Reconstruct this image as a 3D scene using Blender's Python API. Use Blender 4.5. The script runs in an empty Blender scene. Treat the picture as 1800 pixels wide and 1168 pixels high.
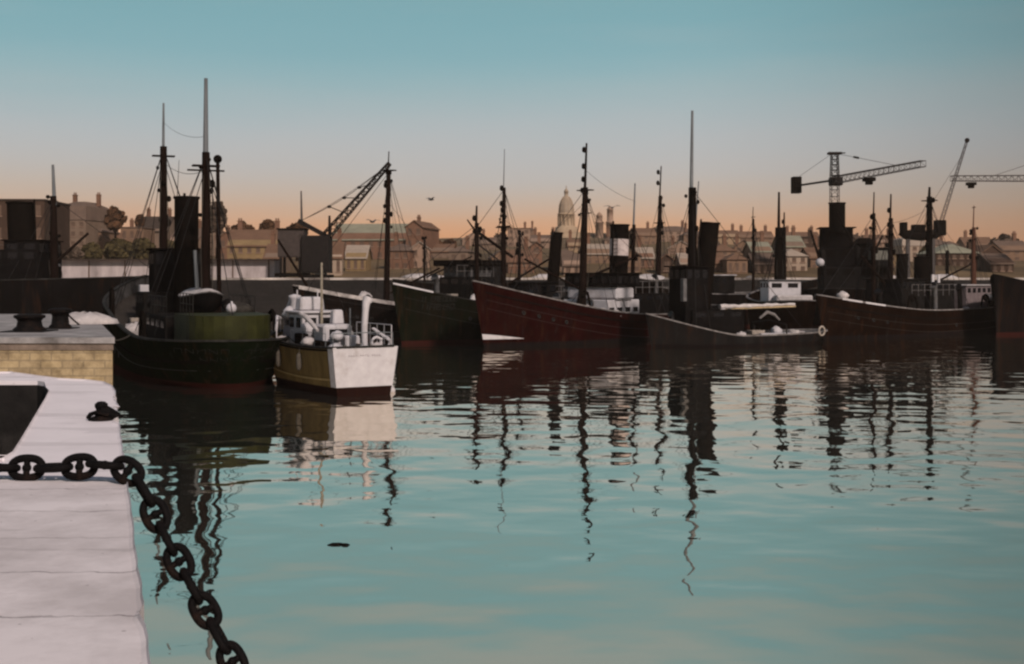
import bpy, math, random
from mathutils import Vector, Matrix
from mathutils.geometry import tessellate_polygon
R = math.radians
PI = math.pi
rnd = random.Random(7)
scene = bpy.context.scene
COL = scene.collection

# ------------------------------------------------------------------ camera model
F, CX, HY, EYE = 2170.0, 900.0, 485.0, 5.0
def X_at(px, Y): return (px - CX) * Y / F
def Z_at(py, Y): return EYE + (HY - py) * Y / F
def P_at(px, py, Y): return Vector((X_at(px, Y), Y, Z_at(py, Y)))
QZ = 3.4
def G(px, py, z=QZ):
    Y = F * (EYE - z) / (py - HY)
    return Vector((X_at(px, Y), Y, z))

# ------------------------------------------------------------------ materials
MATS = {}
def mat(name, col, rough=0.6, var=0.25, scale=3.0, spec=0.3, metal=0.0, bump=0.0, stain=None, stain_amt=0.35,
        stretch=(1, 1, 1), boot=None, boot_z=0.25):
    if name in MATS: return MATS[name]
    m = bpy.data.materials.new(name); m.use_nodes = True
    nt = m.node_tree; N = nt.nodes; Lk = nt.links
    b = N['Principled BSDF']
    tc = N.new('ShaderNodeTexCoord'); mp = N.new('ShaderNodeMapping'); mp.inputs['Scale'].default_value = stretch
    Lk.new(tc.outputs['Object'], mp.inputs['Vector'])
    no = N.new('ShaderNodeTexNoise'); no.inputs['Scale'].default_value = scale; no.inputs['Detail'].default_value = 6
    no.inputs['Roughness'].default_value = 0.65
    Lk.new(mp.outputs[0], no.inputs['Vector'])
    cr = N.new('ShaderNodeValToRGB')
    d = [max(0, c * (1 - var)) for c in col]; l = [min(1, c * (1 + var)) for c in col]
    cr.color_ramp.elements[0].position = 0.3; cr.color_ramp.elements[0].color = (*d, 1)
    cr.color_ramp.elements[1].position = 0.7; cr.color_ramp.elements[1].color = (*l, 1)
    Lk.new(no.outputs['Fac'], cr.inputs['Fac'])
    out = cr.outputs['Color']
    if stain:
        n2 = N.new('ShaderNodeTexNoise'); n2.inputs['Scale'].default_value = scale * 0.45; n2.inputs['Detail'].default_value = 8
        n2.inputs['Roughness'].default_value = 0.7
        Lk.new(mp.outputs[0], n2.inputs['Vector'])
        r2 = N.new('ShaderNodeValToRGB'); r2.color_ramp.elements[0].position = 0.52; r2.color_ramp.elements[1].position = 0.68
        r2.color_ramp.elements[0].color = (0, 0, 0, 1); r2.color_ramp.elements[1].color = (stain_amt,) * 3 + (1,)
        Lk.new(n2.outputs['Fac'], r2.inputs['Fac'])
        mx = N.new('ShaderNodeMixRGB'); mx.inputs['Color2'].default_value = (*stain, 1)
        Lk.new(r2.outputs['Color'], mx.inputs['Fac']); Lk.new(out, mx.inputs['Color1']); out = mx.outputs['Color']
    if boot:
        ge = N.new('ShaderNodeNewGeometry'); sp = N.new('ShaderNodeSeparateXYZ'); Lk.new(ge.outputs['Position'], sp.inputs[0])
        mr = N.new('ShaderNodeMapRange'); mr.inputs['From Min'].default_value = boot_z - 0.02; mr.inputs['From Max'].default_value = boot_z + 0.02
        Lk.new(sp.outputs['Z'], mr.inputs['Value'])
        mx = N.new('ShaderNodeMixRGB'); mx.inputs['Color1'].default_value = (*boot, 1)
        Lk.new(mr.outputs[0], mx.inputs['Fac']); Lk.new(out, mx.inputs['Color2']); out = mx.outputs['Color']
    Lk.new(out, b.inputs['Base Color'])
    b.inputs['Roughness'].default_value = rough; b.inputs['Metallic'].default_value = metal
    b.inputs['Specular IOR Level'].default_value = spec
    if bump:
        bp = N.new('ShaderNodeBump'); bp.inputs['Strength'].default_value = bump; bp.inputs['Distance'].default_value = 0.05
        Lk.new(no.outputs['Fac'], bp.inputs['Height']); Lk.new(bp.outputs[0], b.inputs['Normal'])
    MATS[name] = m
    return m

RED_LEAD = (0.022, 0.006, 0.005)
def add_streaks(m, col=(0.030, 0.013, 0.007)):
    nt = m.node_tree; N = nt.nodes; Lk = nt.links; b = N['Principled BSDF']
    src = b.inputs['Base Color'].links[0].from_socket
    tc = N.new('ShaderNodeTexCoord')
    def lay(sc, stretch, lo, hi, amt, c, src):
        mp = N.new('ShaderNodeMapping'); mp.inputs['Scale'].default_value = stretch; Lk.new(tc.outputs['Object'], mp.inputs['Vector'])
        n = N.new('ShaderNodeTexNoise'); n.inputs['Scale'].default_value = sc; n.inputs['Detail'].default_value = 4; n.inputs['Roughness'].default_value = 0.6
        Lk.new(mp.outputs[0], n.inputs['Vector'])
        r = N.new('ShaderNodeMapRange'); r.inputs['From Min'].default_value = lo; r.inputs['From Max'].default_value = hi; r.inputs['To Max'].default_value = amt
        Lk.new(n.outputs['Fac'], r.inputs['Value'])
        x = N.new('ShaderNodeMixRGB'); x.inputs['Color2'].default_value = (*c, 1); Lk.new(r.outputs[0], x.inputs['Fac']); Lk.new(src, x.inputs['Color1']); return x.outputs['Color']
    o = lay(1.6, (1.4, 1.4, 0.10), 0.56, 0.72, 0.5, col, src)
    o = lay(2.6, (1.2, 1.2, 0.06), 0.60, 0.70, 0.35, (0.022, 0.020, 0.019), o)
    Lk.new(o, b.inputs['Base Color']); return m
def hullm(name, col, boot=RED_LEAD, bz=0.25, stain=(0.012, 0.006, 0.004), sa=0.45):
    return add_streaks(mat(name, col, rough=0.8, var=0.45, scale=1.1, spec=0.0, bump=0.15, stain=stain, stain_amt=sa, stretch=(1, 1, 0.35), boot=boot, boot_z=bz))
BLACK = mat('black_paint', (0.005, 0.0045, 0.0045), 0.85, 0.4, 2, 0.0, stain=(0.010, 0.006, 0.004), bump=0.1)
SOOT = mat('sooty_iron', (0.0045, 0.0035, 0.003), 0.85, 0.4, 2.5, 0.0, stain=(0.010, 0.005, 0.0035))
IRON = mat('rusty_iron', (0.0045, 0.0036, 0.0036), 0.7, 0.5, 9, 0.06, stain=(0.032, 0.014, 0.007), bump=0.5)
SPAR = mat('dark_varnished_spar', (0.008, 0.0045, 0.0035), 0.8, 0.4, 3, 0.01, stretch=(1, 1, 0.2))
GREYSPAR = mat('weathered_grey_spar', (0.10, 0.105, 0.11), 0.7, 0.3, 3, 0.15, stretch=(1, 1, 0.2))
PALESPAR = mat('pale_pine_spar', (0.30, 0.22, 0.13), 0.6, 0.25, 4, 0.2, stretch=(1, 1, 0.2))
WHITE = mat('white_paint', (0.39, 0.36, 0.368), 0.55, 0.10, 2.2, 0.15, stain=(0.20, 0.17, 0.15), stain_amt=0.5)
CANVAS = mat('pale_canvas', (0.36, 0.32, 0.31), 0.85, 0.25, 3, 0.1, bump=0.6)
GREY = mat('grey_paint', (0.07, 0.066, 0.066), 0.7, 0.35, 3, 0.1, stain=(0.05, 0.03, 0.02))
DKGREY = mat('dark_grey_paint', (0.0075, 0.0068, 0.0066), 0.8, 0.5, 2, 0.01, stain=(0.020, 0.012, 0.008))
RAIL = mat('worn_rail_cap', (0.13, 0.115, 0.11), 0.8, 0.5, 1.6, 0.2, stain=(0.02, 0.015, 0.012), stain_amt=0.9)
DARKRAIL = mat('dark_rail_cap', (0.014, 0.013, 0.012), 0.8, 0.6, 2, 0.08, stain=(0.06, 0.055, 0.05), stain_amt=0.5)
PLANK = mat('deck_planking', (0.03, 0.024, 0.02), 0.85, 0.4, 4, 0.06, stretch=(0.2, 3, 1))
GLASS = mat('dark_window_glass', (0.006, 0.006, 0.007), 0.25, 0.3, 2, 0.2)
OLIVE = mat('olive_green_paint', (0.019, 0.0195, 0.0045), 0.65, 0.4, 1.6, 0.1, stain=(0.010, 0.011, 0.004), stain_amt=0.8)
ROPE = mat('hemp_rope', (0.06, 0.05, 0.04), 0.9, 0.3, 8, 0.1)
WIRE = mat('steel_wire', (0.012, 0.011, 0.011), 0.8, 0.3, 8, 0.08)
LETTER = mat('faded_white_lettering', (0.013, 0.0125, 0.0115), 0.9, 0.7, 6, 0.0)
BANDW = mat('white_funnel_band', (0.40, 0.33, 0.31), 0.6, 0.2, 2, 0.2, stain=(0.1, 0.07, 0.06))

# ------------------------------------------------------------------ mesh builder
class MB:
    def __init__(s): s.v = []; s.f = []; s.sm = []
    def add(s, vs, fs, smooth=False):
        o = len(s.v); s.v += [tuple(v) for v in vs]
        for f in fs: s.f.append([i + o for i in f]); s.sm.append(smooth)
        return s
    def box(s, c, size, rz=0.0, taper=1.0, M=None):
        cx, cy, cz = c; x, y, z = size[0] / 2, size[1] / 2, size[2] / 2
        vs = []
        for k, t in ((-z, 1.0), (z, taper)):
            for a, b in ((-x, -y), (x, -y), (x, y), (-x, y)):
                p = Vector((a * t, b * t, k))
                if M is not None: p = M @ p
                if rz: p = Matrix.Rotation(rz, 3, 'Z') @ p
                vs.append((p.x + cx, p.y + cy, p.z + cz))
        return s.add(vs, [(3, 2, 1, 0), (4, 5, 6, 7), (0, 1, 5, 4), (1, 2, 6, 5), (2, 3, 7, 6), (3, 0, 4, 7)])
    def bar(s, p, q, w, h):
        p = Vector(p); q = Vector(q); d = q - p
        x = d.normalized(); up = Vector((0, 0, 1))
        if abs(x.z) > 0.98: up = Vector((0, 1, 0))
        y = up.cross(x).normalized(); z = x.cross(y)
        M = Matrix((x, y, z)).transposed()
        return s.box((p + q) / 2, (d.length, w, h), M=M)
    def tube(s, p, q, r0, r1=None, n=8, sx=1.0):
        r1 = r0 if r1 is None else r1
        p = Vector(p); q = Vector(q); d = (q - p).normalized()
        a = Vector((0, 1, 0)) if abs(d.z) > 0.7 else Vector((0, 0, 1))
        e = a.cross(d).normalized(); g = d.cross(e)
        vs = []
        for c, r in ((p, r0), (q, r1)):
            for k in range(n):
                t = 2 * PI * k / n; vs.append(c + e * math.cos(t) * r * sx + g * math.sin(t) * r)
        fs = [(k, (k + 1) % n, n + (k + 1) % n, n + k) for k in range(n)]
        s.add(vs, fs, True)
        s.add(vs[:n], [tuple(range(n))[::-1]]); s.add(vs[n:], [tuple(range(n))])
        return s
    def path(s, pts, r, n=6, closed=False):
        pts = [Vector(p) for p in pts]; m = len(pts)
        rs = r if isinstance(r, (list, tuple)) else [r] * m
        vs = []; prev = None
        for i, p in enumerate(pts):
            if closed: d = pts[(i + 1) % m] - pts[i - 1]
            else: d = pts[min(i + 1, m - 1)] - pts[max(i - 1, 0)]
            d.normalize()
            if prev is None:
                a = Vector((0, 0, 1)) if abs(d.z) < 0.9 else Vector((1, 0, 0)); e = a.cross(d).normalized()
            else:
                e = (prev - d * prev.dot(d)).normalized()
            prev = e; g = d.cross(e)
            for k in range(n):
                t = 2 * PI * k / n; vs.append(p + (e * math.cos(t) + g * math.sin(t)) * rs[i])
        fs = []
        for i in range(m if closed else m - 1):
            j = (i + 1) % m
            for k in range(n): fs.append((i * n + k, i * n + (k + 1) % n, j * n + (k + 1) % n, j * n + k))
        s.add(vs, fs, True)
        if not closed:
            s.add(vs[:n], [tuple(range(n))[::-1]]); s.add(vs[-n:], [tuple(range(n))])
        return s
    def lathe(s, prof, c=(0, 0, 0), n=16, sx=1, sy=1, smooth=True):
        vs = []; c = Vector(c)
        for r, z in prof:
            for k in range(n):
                t = 2 * PI * k / n; vs.append((c.x + r * sx * math.cos(t), c.y + r * sy * math.sin(t), c.z + z))
        fs = []
        for i in range(len(prof) - 1):
            for k in range(n): fs.append((i * n + k, i * n + (k + 1) % n, (i + 1) * n + (k + 1) % n, (i + 1) * n + k))
        s.add(vs, fs, smooth)
        s.add(vs[:n], [tuple(range(n))[::-1]]); s.add(vs[-n:], [tuple(range(n))])
        return s
    def ball(s, c, r, n=10, sz=1.0):
        return s.lathe([(r * math.sin(PI * k / n) + 1e-4, -r * sz * math.cos(PI * k / n)) for k in range(n + 1)], c, 12)
    def prism(s, poly, z0, z1):
        n = len(poly)
        vs = [(p[0], p[1], z0) for p in poly] + [(p[0], p[1], z1) for p in poly]
        fs = [(i, (i + 1) % n, n + (i + 1) % n, n + i) for i in range(n)]
        s.add(vs, fs)
        s.add([vs[i] for i in range(n)], [tuple(range(n))[::-1]]); s.add([vs[n + i] for i in range(n)], [tuple(range(n))])
        return s
    def build(s, name, m, parent=None, bevel=0.0, loc=None, rz=0.0, seg=1):
        me = bpy.data.meshes.new(name); me.from_pydata(s.v, [], s.f); me.update()
        for p, q in zip(me.polygons, s.sm): p.use_smooth = q
        if m is not None: me.materials.append(m)
        o = bpy.data.objects.new(name, me); COL.objects.link(o)
        if parent is not None: o.parent = parent
        if loc is not None: o.location = loc
        if rz: o.rotation_euler = (0, 0, rz)
        if bevel:
            bv = o.modifiers.new('bevel', 'BEVEL'); bv.width = bevel; bv.segments = seg; bv.limit_method = 'ANGLE'; bv.angle_limit = R(40)
        return o

def tag(o, label, cat, group=None):
    o['label'] = label; o['category'] = cat
    if group: o['group'] = group
    return o
def thing(name, label, cat, loc=(0, 0, 0), rz=0.0, group=None):
    o = bpy.data.objects.new(name, None); COL.objects.link(o); o.empty_display_size = 0.3
    o.location = loc; o.rotation_euler = (0, 0, rz)
    return tag(o, label, cat, group)
def copy_tree(o, parent=None, label=None):
    c = o.copy(); COL.objects.link(c)
    if parent is not None: c.parent = parent
    if label: c['label'] = label
    for ch in list(o.children): copy_tree(ch, c)
    return c
def struct(o): o['kind'] = 'structure'; return o

# ------------------------------------------------------------------ sky, sun, camera
SUN_EL, SUN_AZ = R(36), R(150)       # azimuth clockwise from +Y: behind the camera, to the right
w = bpy.data.worlds.new('World'); scene.world = w; w.use_nodes = True
nt = w.node_tree; N = nt.nodes; Lk = nt.links
bg = N['Background']; bg.inputs['Strength'].default_value = 1.11
tc = N.new('ShaderNodeTexCoord'); nrm = N.new('ShaderNodeVectorMath'); nrm.operation = 'NORMALIZE'
Lk.new(tc.outputs['Generated'], nrm.inputs[0])
sx = N.new('ShaderNodeSeparateXYZ'); Lk.new(nrm.outputs[0], sx.inputs[0])
# slight cloudiness in the height of the colour bands
nz = N.new('ShaderNodeTexNoise'); nz.inputs['Scale'].default_value = 3.5; nz.inputs['Detail'].default_value = 3
mpz = N.new('ShaderNodeMapping'); mpz.inputs['Scale'].default_value = (1, 1, 5); Lk.new(nrm.outputs[0], mpz.inputs['Vector']); Lk.new(mpz.outputs[0], nz.inputs['Vector'])
ad = N.new('ShaderNodeMath'); ad.operation = 'MULTIPLY_ADD'; ad.inputs[1].default_value = 0.026; ad.inputs[2].default_value = -0.013
Lk.new(nz.outputs['Fac'], ad.inputs[0])
sm = N.new('ShaderNodeMath'); sm.operation = 'ADD'; Lk.new(sx.outputs['Z'], sm.inputs[0]); Lk.new(ad.outputs[0], sm.inputs[1])
mr = N.new('ShaderNodeMapRange'); mr.inputs['From Min'].default_value = -0.02; mr.inputs['From Max'].default_value = 0.38
Lk.new(sm.outputs[0], mr.inputs['Value'])
cr = N.new('ShaderNodeValToRGB'); cr.color_ramp.interpolation = 'B_SPLINE'
SKY = [(-0.02, (0.46, 0.20, 0.085)), (0.02, (0.62, 0.28, 0.13)), (0.040, (0.60, 0.325, 0.18)), (0.060, (0.50, 0.395, 0.31)), (0.082, (0.45, 0.43, 0.41)),
       (0.108, (0.415, 0.44, 0.45)), (0.13, (0.36, 0.43, 0.45)), (0.154, (0.275, 0.41, 0.44)), (0.177, (0.21, 0.385, 0.43)), (0.225, (0.165, 0.345, 0.39)), (0.29, (0.29, 0.37, 0.375)), (0.38, (0.34, 0.385, 0.385))]
for i, (z, c) in enumerate(SKY):
    t = (z + 0.02) / 0.40
    e = cr.color_ramp.elements[i] if i < 2 else cr.color_ramp.elements.new(t)
    e.position = t; e.color = (*c, 1)
Lk.new(mr.outputs[0], cr.inputs['Fac'])
sky = N.new('ShaderNodeTexSky'); sky.sky_type = 'NISHITA'; sky.sun_disc = False
sky.sun_elevation = SUN_EL; sky.sun_rotation = SUN_AZ
skm = N.new('ShaderNodeMixRGB'); skm.blend_type = 'MULTIPLY'; skm.inputs['Fac'].default_value = 1.0; skm.inputs['Color2'].default_value = (0.08, 0.075, 0.07, 1)
Lk.new(sky.outputs[0], skm.inputs['Color1'])
m2 = N.new('ShaderNodeMapRange'); m2.inputs['From Min'].default_value = 0.36; m2.inputs['From Max'].default_value = 0.6
Lk.new(sx.outputs['Z'], m2.inputs['Value'])
mix = N.new('ShaderNodeMixRGB'); Lk.new(m2.outputs[0], mix.inputs['Fac']); Lk.new(cr.outputs[0], mix.inputs['Color1']); Lk.new(skm.outputs[0], mix.inputs['Color2'])
azm = N.new('ShaderNodeMapRange'); azm.interpolation_type = 'SMOOTHSTEP'
azm.inputs['From Min'].default_value = 0.10; azm.inputs['From Max'].default_value = 0.55; azm.inputs['To Min'].default_value = 1.0; azm.inputs['To Max'].default_value = 0.5
Lk.new(sx.outputs['X'], azm.inputs['Value'])
dim = N.new('ShaderNodeMixRGB'); dim.blend_type = 'MULTIPLY'; dim.inputs['Fac'].default_value = 1.0
vz = N.new('ShaderNodeTexNoise'); vz.inputs['Scale'].default_value = 2.2; vz.inputs['Detail'].default_value = 5; vz.inputs['Roughness'].default_value = 0.55
vm = N.new('ShaderNodeMapping'); vm.inputs['Scale'].default_value = (1.0, 1.0, 9.0); vm.inputs['Rotation'].default_value = (0.0, 0.06, 0.0)
Lk.new(nrm.outputs[0], vm.inputs['Vector']); Lk.new(vm.outputs[0], vz.inputs['Vector'])
vr = N.new('ShaderNodeMapRange'); vr.inputs['From Min'].default_value = 0.48; vr.inputs['From Max'].default_value = 0.8; vr.inputs['To Max'].default_value = 0.20
Lk.new(vz.outputs['Fac'], vr.inputs['Value'])
vx = N.new('ShaderNodeMixRGB'); vx.inputs['Color2'].default_value = (0.46, 0.44, 0.43, 1)
Lk.new(vr.outputs[0], vx.inputs['Fac']); Lk.new(mix.outputs[0], vx.inputs['Color1'])
Lk.new(vx.outputs[0], dim.inputs['Color1']); Lk.new(azm.outputs[0], dim.inputs['Color2'])
Lk.new(dim.outputs[0], bg.inputs['Color'])

sd = bpy.data.lights.new('sun', 'SUN'); sd.energy = 3.9; sd.angle = R(4); sd.color = (1.0, 0.88, 0.80)
so = bpy.data.objects.new('sun', sd); COL.objects.link(so)
dirv = Vector((math.sin(SUN_AZ) * math.cos(SUN_EL), math.cos(SUN_AZ) * math.cos(SUN_EL), math.sin(SUN_EL)))
so.rotation_euler = dirv.to_track_quat('Z', 'Y').to_euler()
so.location = dirv * 100

cd = bpy.data.cameras.new('camera'); co = bpy.data.objects.new('camera', cd); COL.objects.link(co)
co.location = (0, 0, EYE); co.rotation_euler = (R(90), 0, 0)
cd.sensor_width = 36; cd.lens = 36 * F / 1800; cd.shift_y = -(584 - HY) / 1800
cd.clip_start = 0.1; cd.clip_end = 3000
scene.camera = co
scene.view_settings.view_transform = 'Standard'; scene.view_settings.look = 'None'; scene.view_settings.gamma = 1.0
scene.view_settings.exposure = 0.0; scene.view_settings.use_curve_mapping = False
scene.cycles.max_bounces = 6; scene.cycles.volume_bounces = 0
scene.cycles.use_denoising = True
scene.cycles.filter_width = 2.4

# ------------------------------------------------------------------ water
def water_mat():
    m = bpy.data.materials.new('harbour_water'); m.use_nodes = True
    nt = m.node_tree; N = nt.nodes; Lk = nt.links
    N.remove(N['Principled BSDF'])
    out = N['Material Output']
    geo = N.new('ShaderNodeNewGeometry')
    def noise(scale, stretch, detail, rot=0.0, rough=0.5):
        mp = N.new('ShaderNodeMapping'); mp.inputs['Scale'].default_value = stretch; mp.inputs['Rotation'].default_value = (0, 0, rot)
        Lk.new(geo.outputs['Position'], mp.inputs['Vector'])
        n = N.new('ShaderNodeTexNoise'); n.inputs['Scale'].default_value = scale; n.inputs['Detail'].default_value = detail
        n.inputs['Roughness'].default_value = rough
        Lk.new(mp.outputs[0], n.inputs['Vector']); return n
    def mul(a, k):
        q = N.new('ShaderNodeMath'); q.operation = 'MULTIPLY'; q.inputs[1].default_value = k; Lk.new(a, q.inputs[0]); return q.outputs[0]
    def add(a, b):
        q = N.new('ShaderNodeMath'); q.operation = 'ADD'; Lk.new(a, q.inputs[0]); Lk.new(b, q.inputs[1]); return q.outputs[0]
    n1 = noise(1.0, (0.44, 0.48, 1), 1.0, 0.2)
    n2 = noise(1.0, (0.9, 1.3, 1), 1.5, -0.35)
    n3 = noise(1.0, (0.06, 0.11, 1), 1.0, 0.1)
    h = add(add(mul(n1.outputs['Fac'], 0.056), mul(n2.outputs['Fac'], 0.0080)), mul(n3.outputs['Fac'], 0.06))
    bp = N.new('ShaderNodeBump'); bp.inputs['Strength'].default_value = 1.0; bp.inputs['Distance'].default_value = 1.0
    Lk.new(h, bp.inputs['Height'])
    gl = N.new('ShaderNodeBsdfGlossy'); gl.inputs['Roughness'].default_value = 0.02; gl.inputs['Color'].default_value = (0.95, 0.89, 0.78, 1)
    Lk.new(bp.outputs[0], gl.inputs['Normal'])
    # murky harbour water: pale silt clouds near the surface
    nc = noise(1.0, (0.09, 0.24, 1), 5.0, 0.2, 0.6)
    rc = N.new('ShaderNodeValToRGB'); rc.color_ramp.elements[0].position = 0.3; rc.color_ramp.elements[1].position = 0.75
    rc.color_ramp.elements[0].color = (0.024, 0.026, 0.023, 1); rc.color_ramp.elements[1].color = (0.056, 0.060, 0.054, 1)
    Lk.new(nc.outputs['Fac'], rc.inputs['Fac'])
    df = N.new('ShaderNodeBsdfDiffuse'); Lk.new(rc.outputs[0], df.inputs['Color'])
    fr = N.new('ShaderNodeFresnel'); fr.inputs['IOR'].default_value = 2.0; Lk.new(bp.outputs[0], fr.inputs['Normal'])
    mr = N.new('ShaderNodeMapRange'); mr.inputs['From Min'].default_value = 0.1; mr.inputs['From Max'].default_value = 0.8
    mr.inputs['To Min'].default_value = 0.68; mr.inputs['To Max'].default_value = 0.97
    Lk.new(fr.outputs[0], mr.inputs['Value'])
    mx = N.new('ShaderNodeMixShader'); Lk.new(mr.outputs[0], mx.inputs['Fac']); Lk.new(df.outputs[0], mx.inputs[1]); Lk.new(gl.outputs[0], mx.inputs[2])
    Lk.new(mx.outputs[0], out.inputs['Surface'])
    return m
wm = MB().add([(-260, -60, 0), (300, -60, 0), (300, 156, 0), (-260, 156, 0)], [(0, 1, 2, 3)])
struct(wm.build('water', water_mat()))

# ------------------------------------------------------------------ near quay
def quay_mat():
    m = bpy.data.materials.new('quay_stone'); m.use_nodes = True
    nt = m.node_tree; N = nt.nodes; Lk = nt.links; b = N['Principled BSDF']
    geo = N.new('ShaderNodeNewGeometry')
    dt = N.new('ShaderNodeVectorMath'); dt.operation = 'DOT_PRODUCT'; dt.inputs[1].default_value = (-0.02, 1.0, 0)
    Lk.new(geo.outputs['Position'], dt.inputs[0])
    nd = N.new('ShaderNodeTexNoise'); nd.inputs['Scale'].default_value = 5; nd.inputs['Detail'].default_value = 5
    Lk.new(geo.outputs['Position'], nd.inputs['Vector'])
    def M(op, a, b_=None, k=None, k2=None):
        q = N.new('ShaderNodeMath'); q.operation = op; Lk.new(a, q.inputs[0])
        if b_ is not None: Lk.new(b_, q.inputs[1])
        elif k is not None: q.inputs[1].default_value = k
        if k2 is not None: q.inputs[2].default_value = k2
        return q.outputs[0]
    a = M('ADD', dt.outputs['Value'], M('MULTIPLY_ADD', nd.outputs['Fac'], k=0.16, k2=-0.08))
    fr = M('FRACT', M('DIVIDE', M('ADD', a, k=-5.84 + 8.7), k=0.87))
    dist = M('ABSOLUTE', M('ADD', fr, k=-0.5))
    j = M('GREATER_THAN', dist, k=0.488)
    near = M('LESS_THAN', dt.outputs['Value'], k=9.7)
    j = M('MULTIPLY', j, near)
    joint_w = N.new('ShaderNodeTexNoise'); joint_w.inputs['Scale'].default_value = 2.2
    Lk.new(geo.outputs['Position'], joint_w.inputs['Vector'])
    j = M('MULTIPLY', j, M('MULTIPLY_ADD', joint_w.outputs['Fac'], k=1.5, k2=-0.2))
    n1 = N.new('ShaderNodeTexNoise'); n1.inputs['Scale'].default_value = 1.3; n1.inputs['Detail'].default_value = 10; n1.inputs['Roughness'].default_value = 0.7
    Lk.new(geo.outputs['Position'], n1.inputs['Vector'])
    r1 = N.new('ShaderNodeValToRGB'); r1.color_ramp.elements[0].position = 0.36; r1.color_ramp.elements[1].position = 0.62
    r1.color_ramp.elements[0].color = (0.40, 0.35, 0.345, 1); r1.color_ramp.elements[1].color = (0.59, 0.525, 0.525, 1)
    Lk.new(n1.outputs['Fac'], r1.inputs['Fac'])
    # far part: smoother pale concrete
    mx0 = N.new('ShaderNodeMixRGB'); mx0.inputs['Color1'].default_value = (0.68, 0.615, 0.635, 1); Lk.new(r1.outputs[0], mx0.inputs['Color2'])
    Lk.new(M('MULTIPLY_ADD', near, k=0.55, k2=0.35), mx0.inputs['Fac'])
    # small pits
    vo = N.new('ShaderNodeTexVoronoi'); vo.inputs['Scale'].default_value = 9; Lk.new(geo.outputs['Position'], vo.inputs['Vector'])
    pit = M('MULTIPLY', M('LESS_THAN', vo.outputs['Distance'], k=0.10), M('GREATER_THAN', joint_w.outputs['Fac'], k=0.53))
    n5 = N.new('ShaderNodeTexNoise'); n5.inputs['Scale'].default_value = 0.7; n5.inputs['Detail'].default_value = 4
    mp5 = N.new('ShaderNodeMapping'); mp5.inputs['Scale'].default_value = (0.6, 3.5, 1); Lk.new(geo.outputs['Position'], mp5.inputs['Vector']); Lk.new(mp5.outputs[0], n5.inputs['Vector'])
    streak = M('MULTIPLY', M('GREATER_THAN', n5.outputs['Fac'], k=0.58), k=0.15)
    mk = M('MAXIMUM', M('MAXIMUM', M('MULTIPLY', j, k=0.8), M('MULTIPLY', pit, k=0.45)), streak)
    mx = N.new('ShaderNodeMixRGB'); mx.inputs['Color2'].default_value = (0.07, 0.055, 0.052, 1)
    Lk.new(mk, mx.inputs['Fac']); Lk.new(mx0.outputs[0], mx.inputs['Color1'])
    Lk.new(mx.outputs[0], b.inputs['Base Color']); b.inputs['Roughness'].default_value = 0.85; b.inputs['Specular IOR Level'].default_value = 0.2
    bp = N.new('ShaderNodeBump'); bp.inputs['Strength'].default_value = 0.5; bp.inputs['Distance'].default_value = 0.02
    Lk.new(M('SUBTRACT', n1.outputs['Fac'], M('MULTIPLY', j, k=0.6)), bp.inputs['Height']); Lk.new(bp.outputs[0], b.inputs['Normal'])
    return m
def flat_with_walls(outer, holes, z, zb, hole_floor=None):
    mb = MB()
    rings = [outer] + holes
    flat = [Vector((p[0], p[1], 0)) for r in rings for p in r]
    tris = tessellate_polygon([[Vector((p[0], p[1], 0)) for p in r] for r in rings])
    vs = [(p.x, p.y, z) for p in flat]
    fs = []
    for t in tris:
        a, b, c = (flat[i] for i in t)
        cr = (b - a).cross(c - a).z
        fs.append(t if cr > 0 else (t[0], t[2], t[1]))
    o = len(mb.v)
    nb = len(vs); vb = []
    side = []
    k = 0
    for ri, r in enumerate(rings):
        n = len(r); zz = zb if ri == 0 or hole_floor is None else hole_floor
        base = nb + len(vb)
        vb += [(p[0], p[1], zz) for p in r]
        for i in range(n): side.append((k + i, k + (i + 1) % n, base + (i + 1) % n, base + i))
        if ri > 0 and hole_floor is not None: side.append(tuple(base + i for i in range(n)))
        k += n
    mb.add(vs + vb, fs + side)
    return mb
e0 = Vector((-1.58, 5.38, 0)); ed = Vector((-3.84, 11.5, 0)).normalized()
c1 = e0 + ed * 12.1
outer = [e0 - ed * 9, c1, c1 + ed * 0.9 + Vector((-0.04, 0, 0)), c1 + ed * 1.55 + Vector((-0.16, 0, 0)), c1 + ed * 1.95 + Vector((-0.42, 0, 0)),
         c1 + ed * 2.2 + Vector((-0.85, 0, 0)), Vector((-8.2, 20.2, 0)), Vector((-30, 21.5, 0)), Vector((-30, -3.1, 0))]
edge_ = []
A_, B_q = outer[0], outer[1]; n_ = 110; en = Vector((ed.y, -ed.x, 0))
for k in range(1, n_):
    chip = rnd.random(); q = A_.lerp(B_q, k / n_)
    edge_.append(q - en * (rnd.uniform(0, 0.012) + (rnd.uniform(0.02, 0.075) if chip > 0.90 else 0)))
outer = [outer[0]] + edge_ + outer[1:]
hole = [G(-900, 673), G(66, 673), G(78, 675), G(85, 681), G(86, 690), G(80, 703), G(36, 778), G(22, 800), G(2, 812), G(-900, 812)]
qm = flat_with_walls(outer, [hole], QZ, -2.5, 2.3)
QUAY = struct(qm.build('quay', quay_mat(), bevel=0.03, seg=2))
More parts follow.
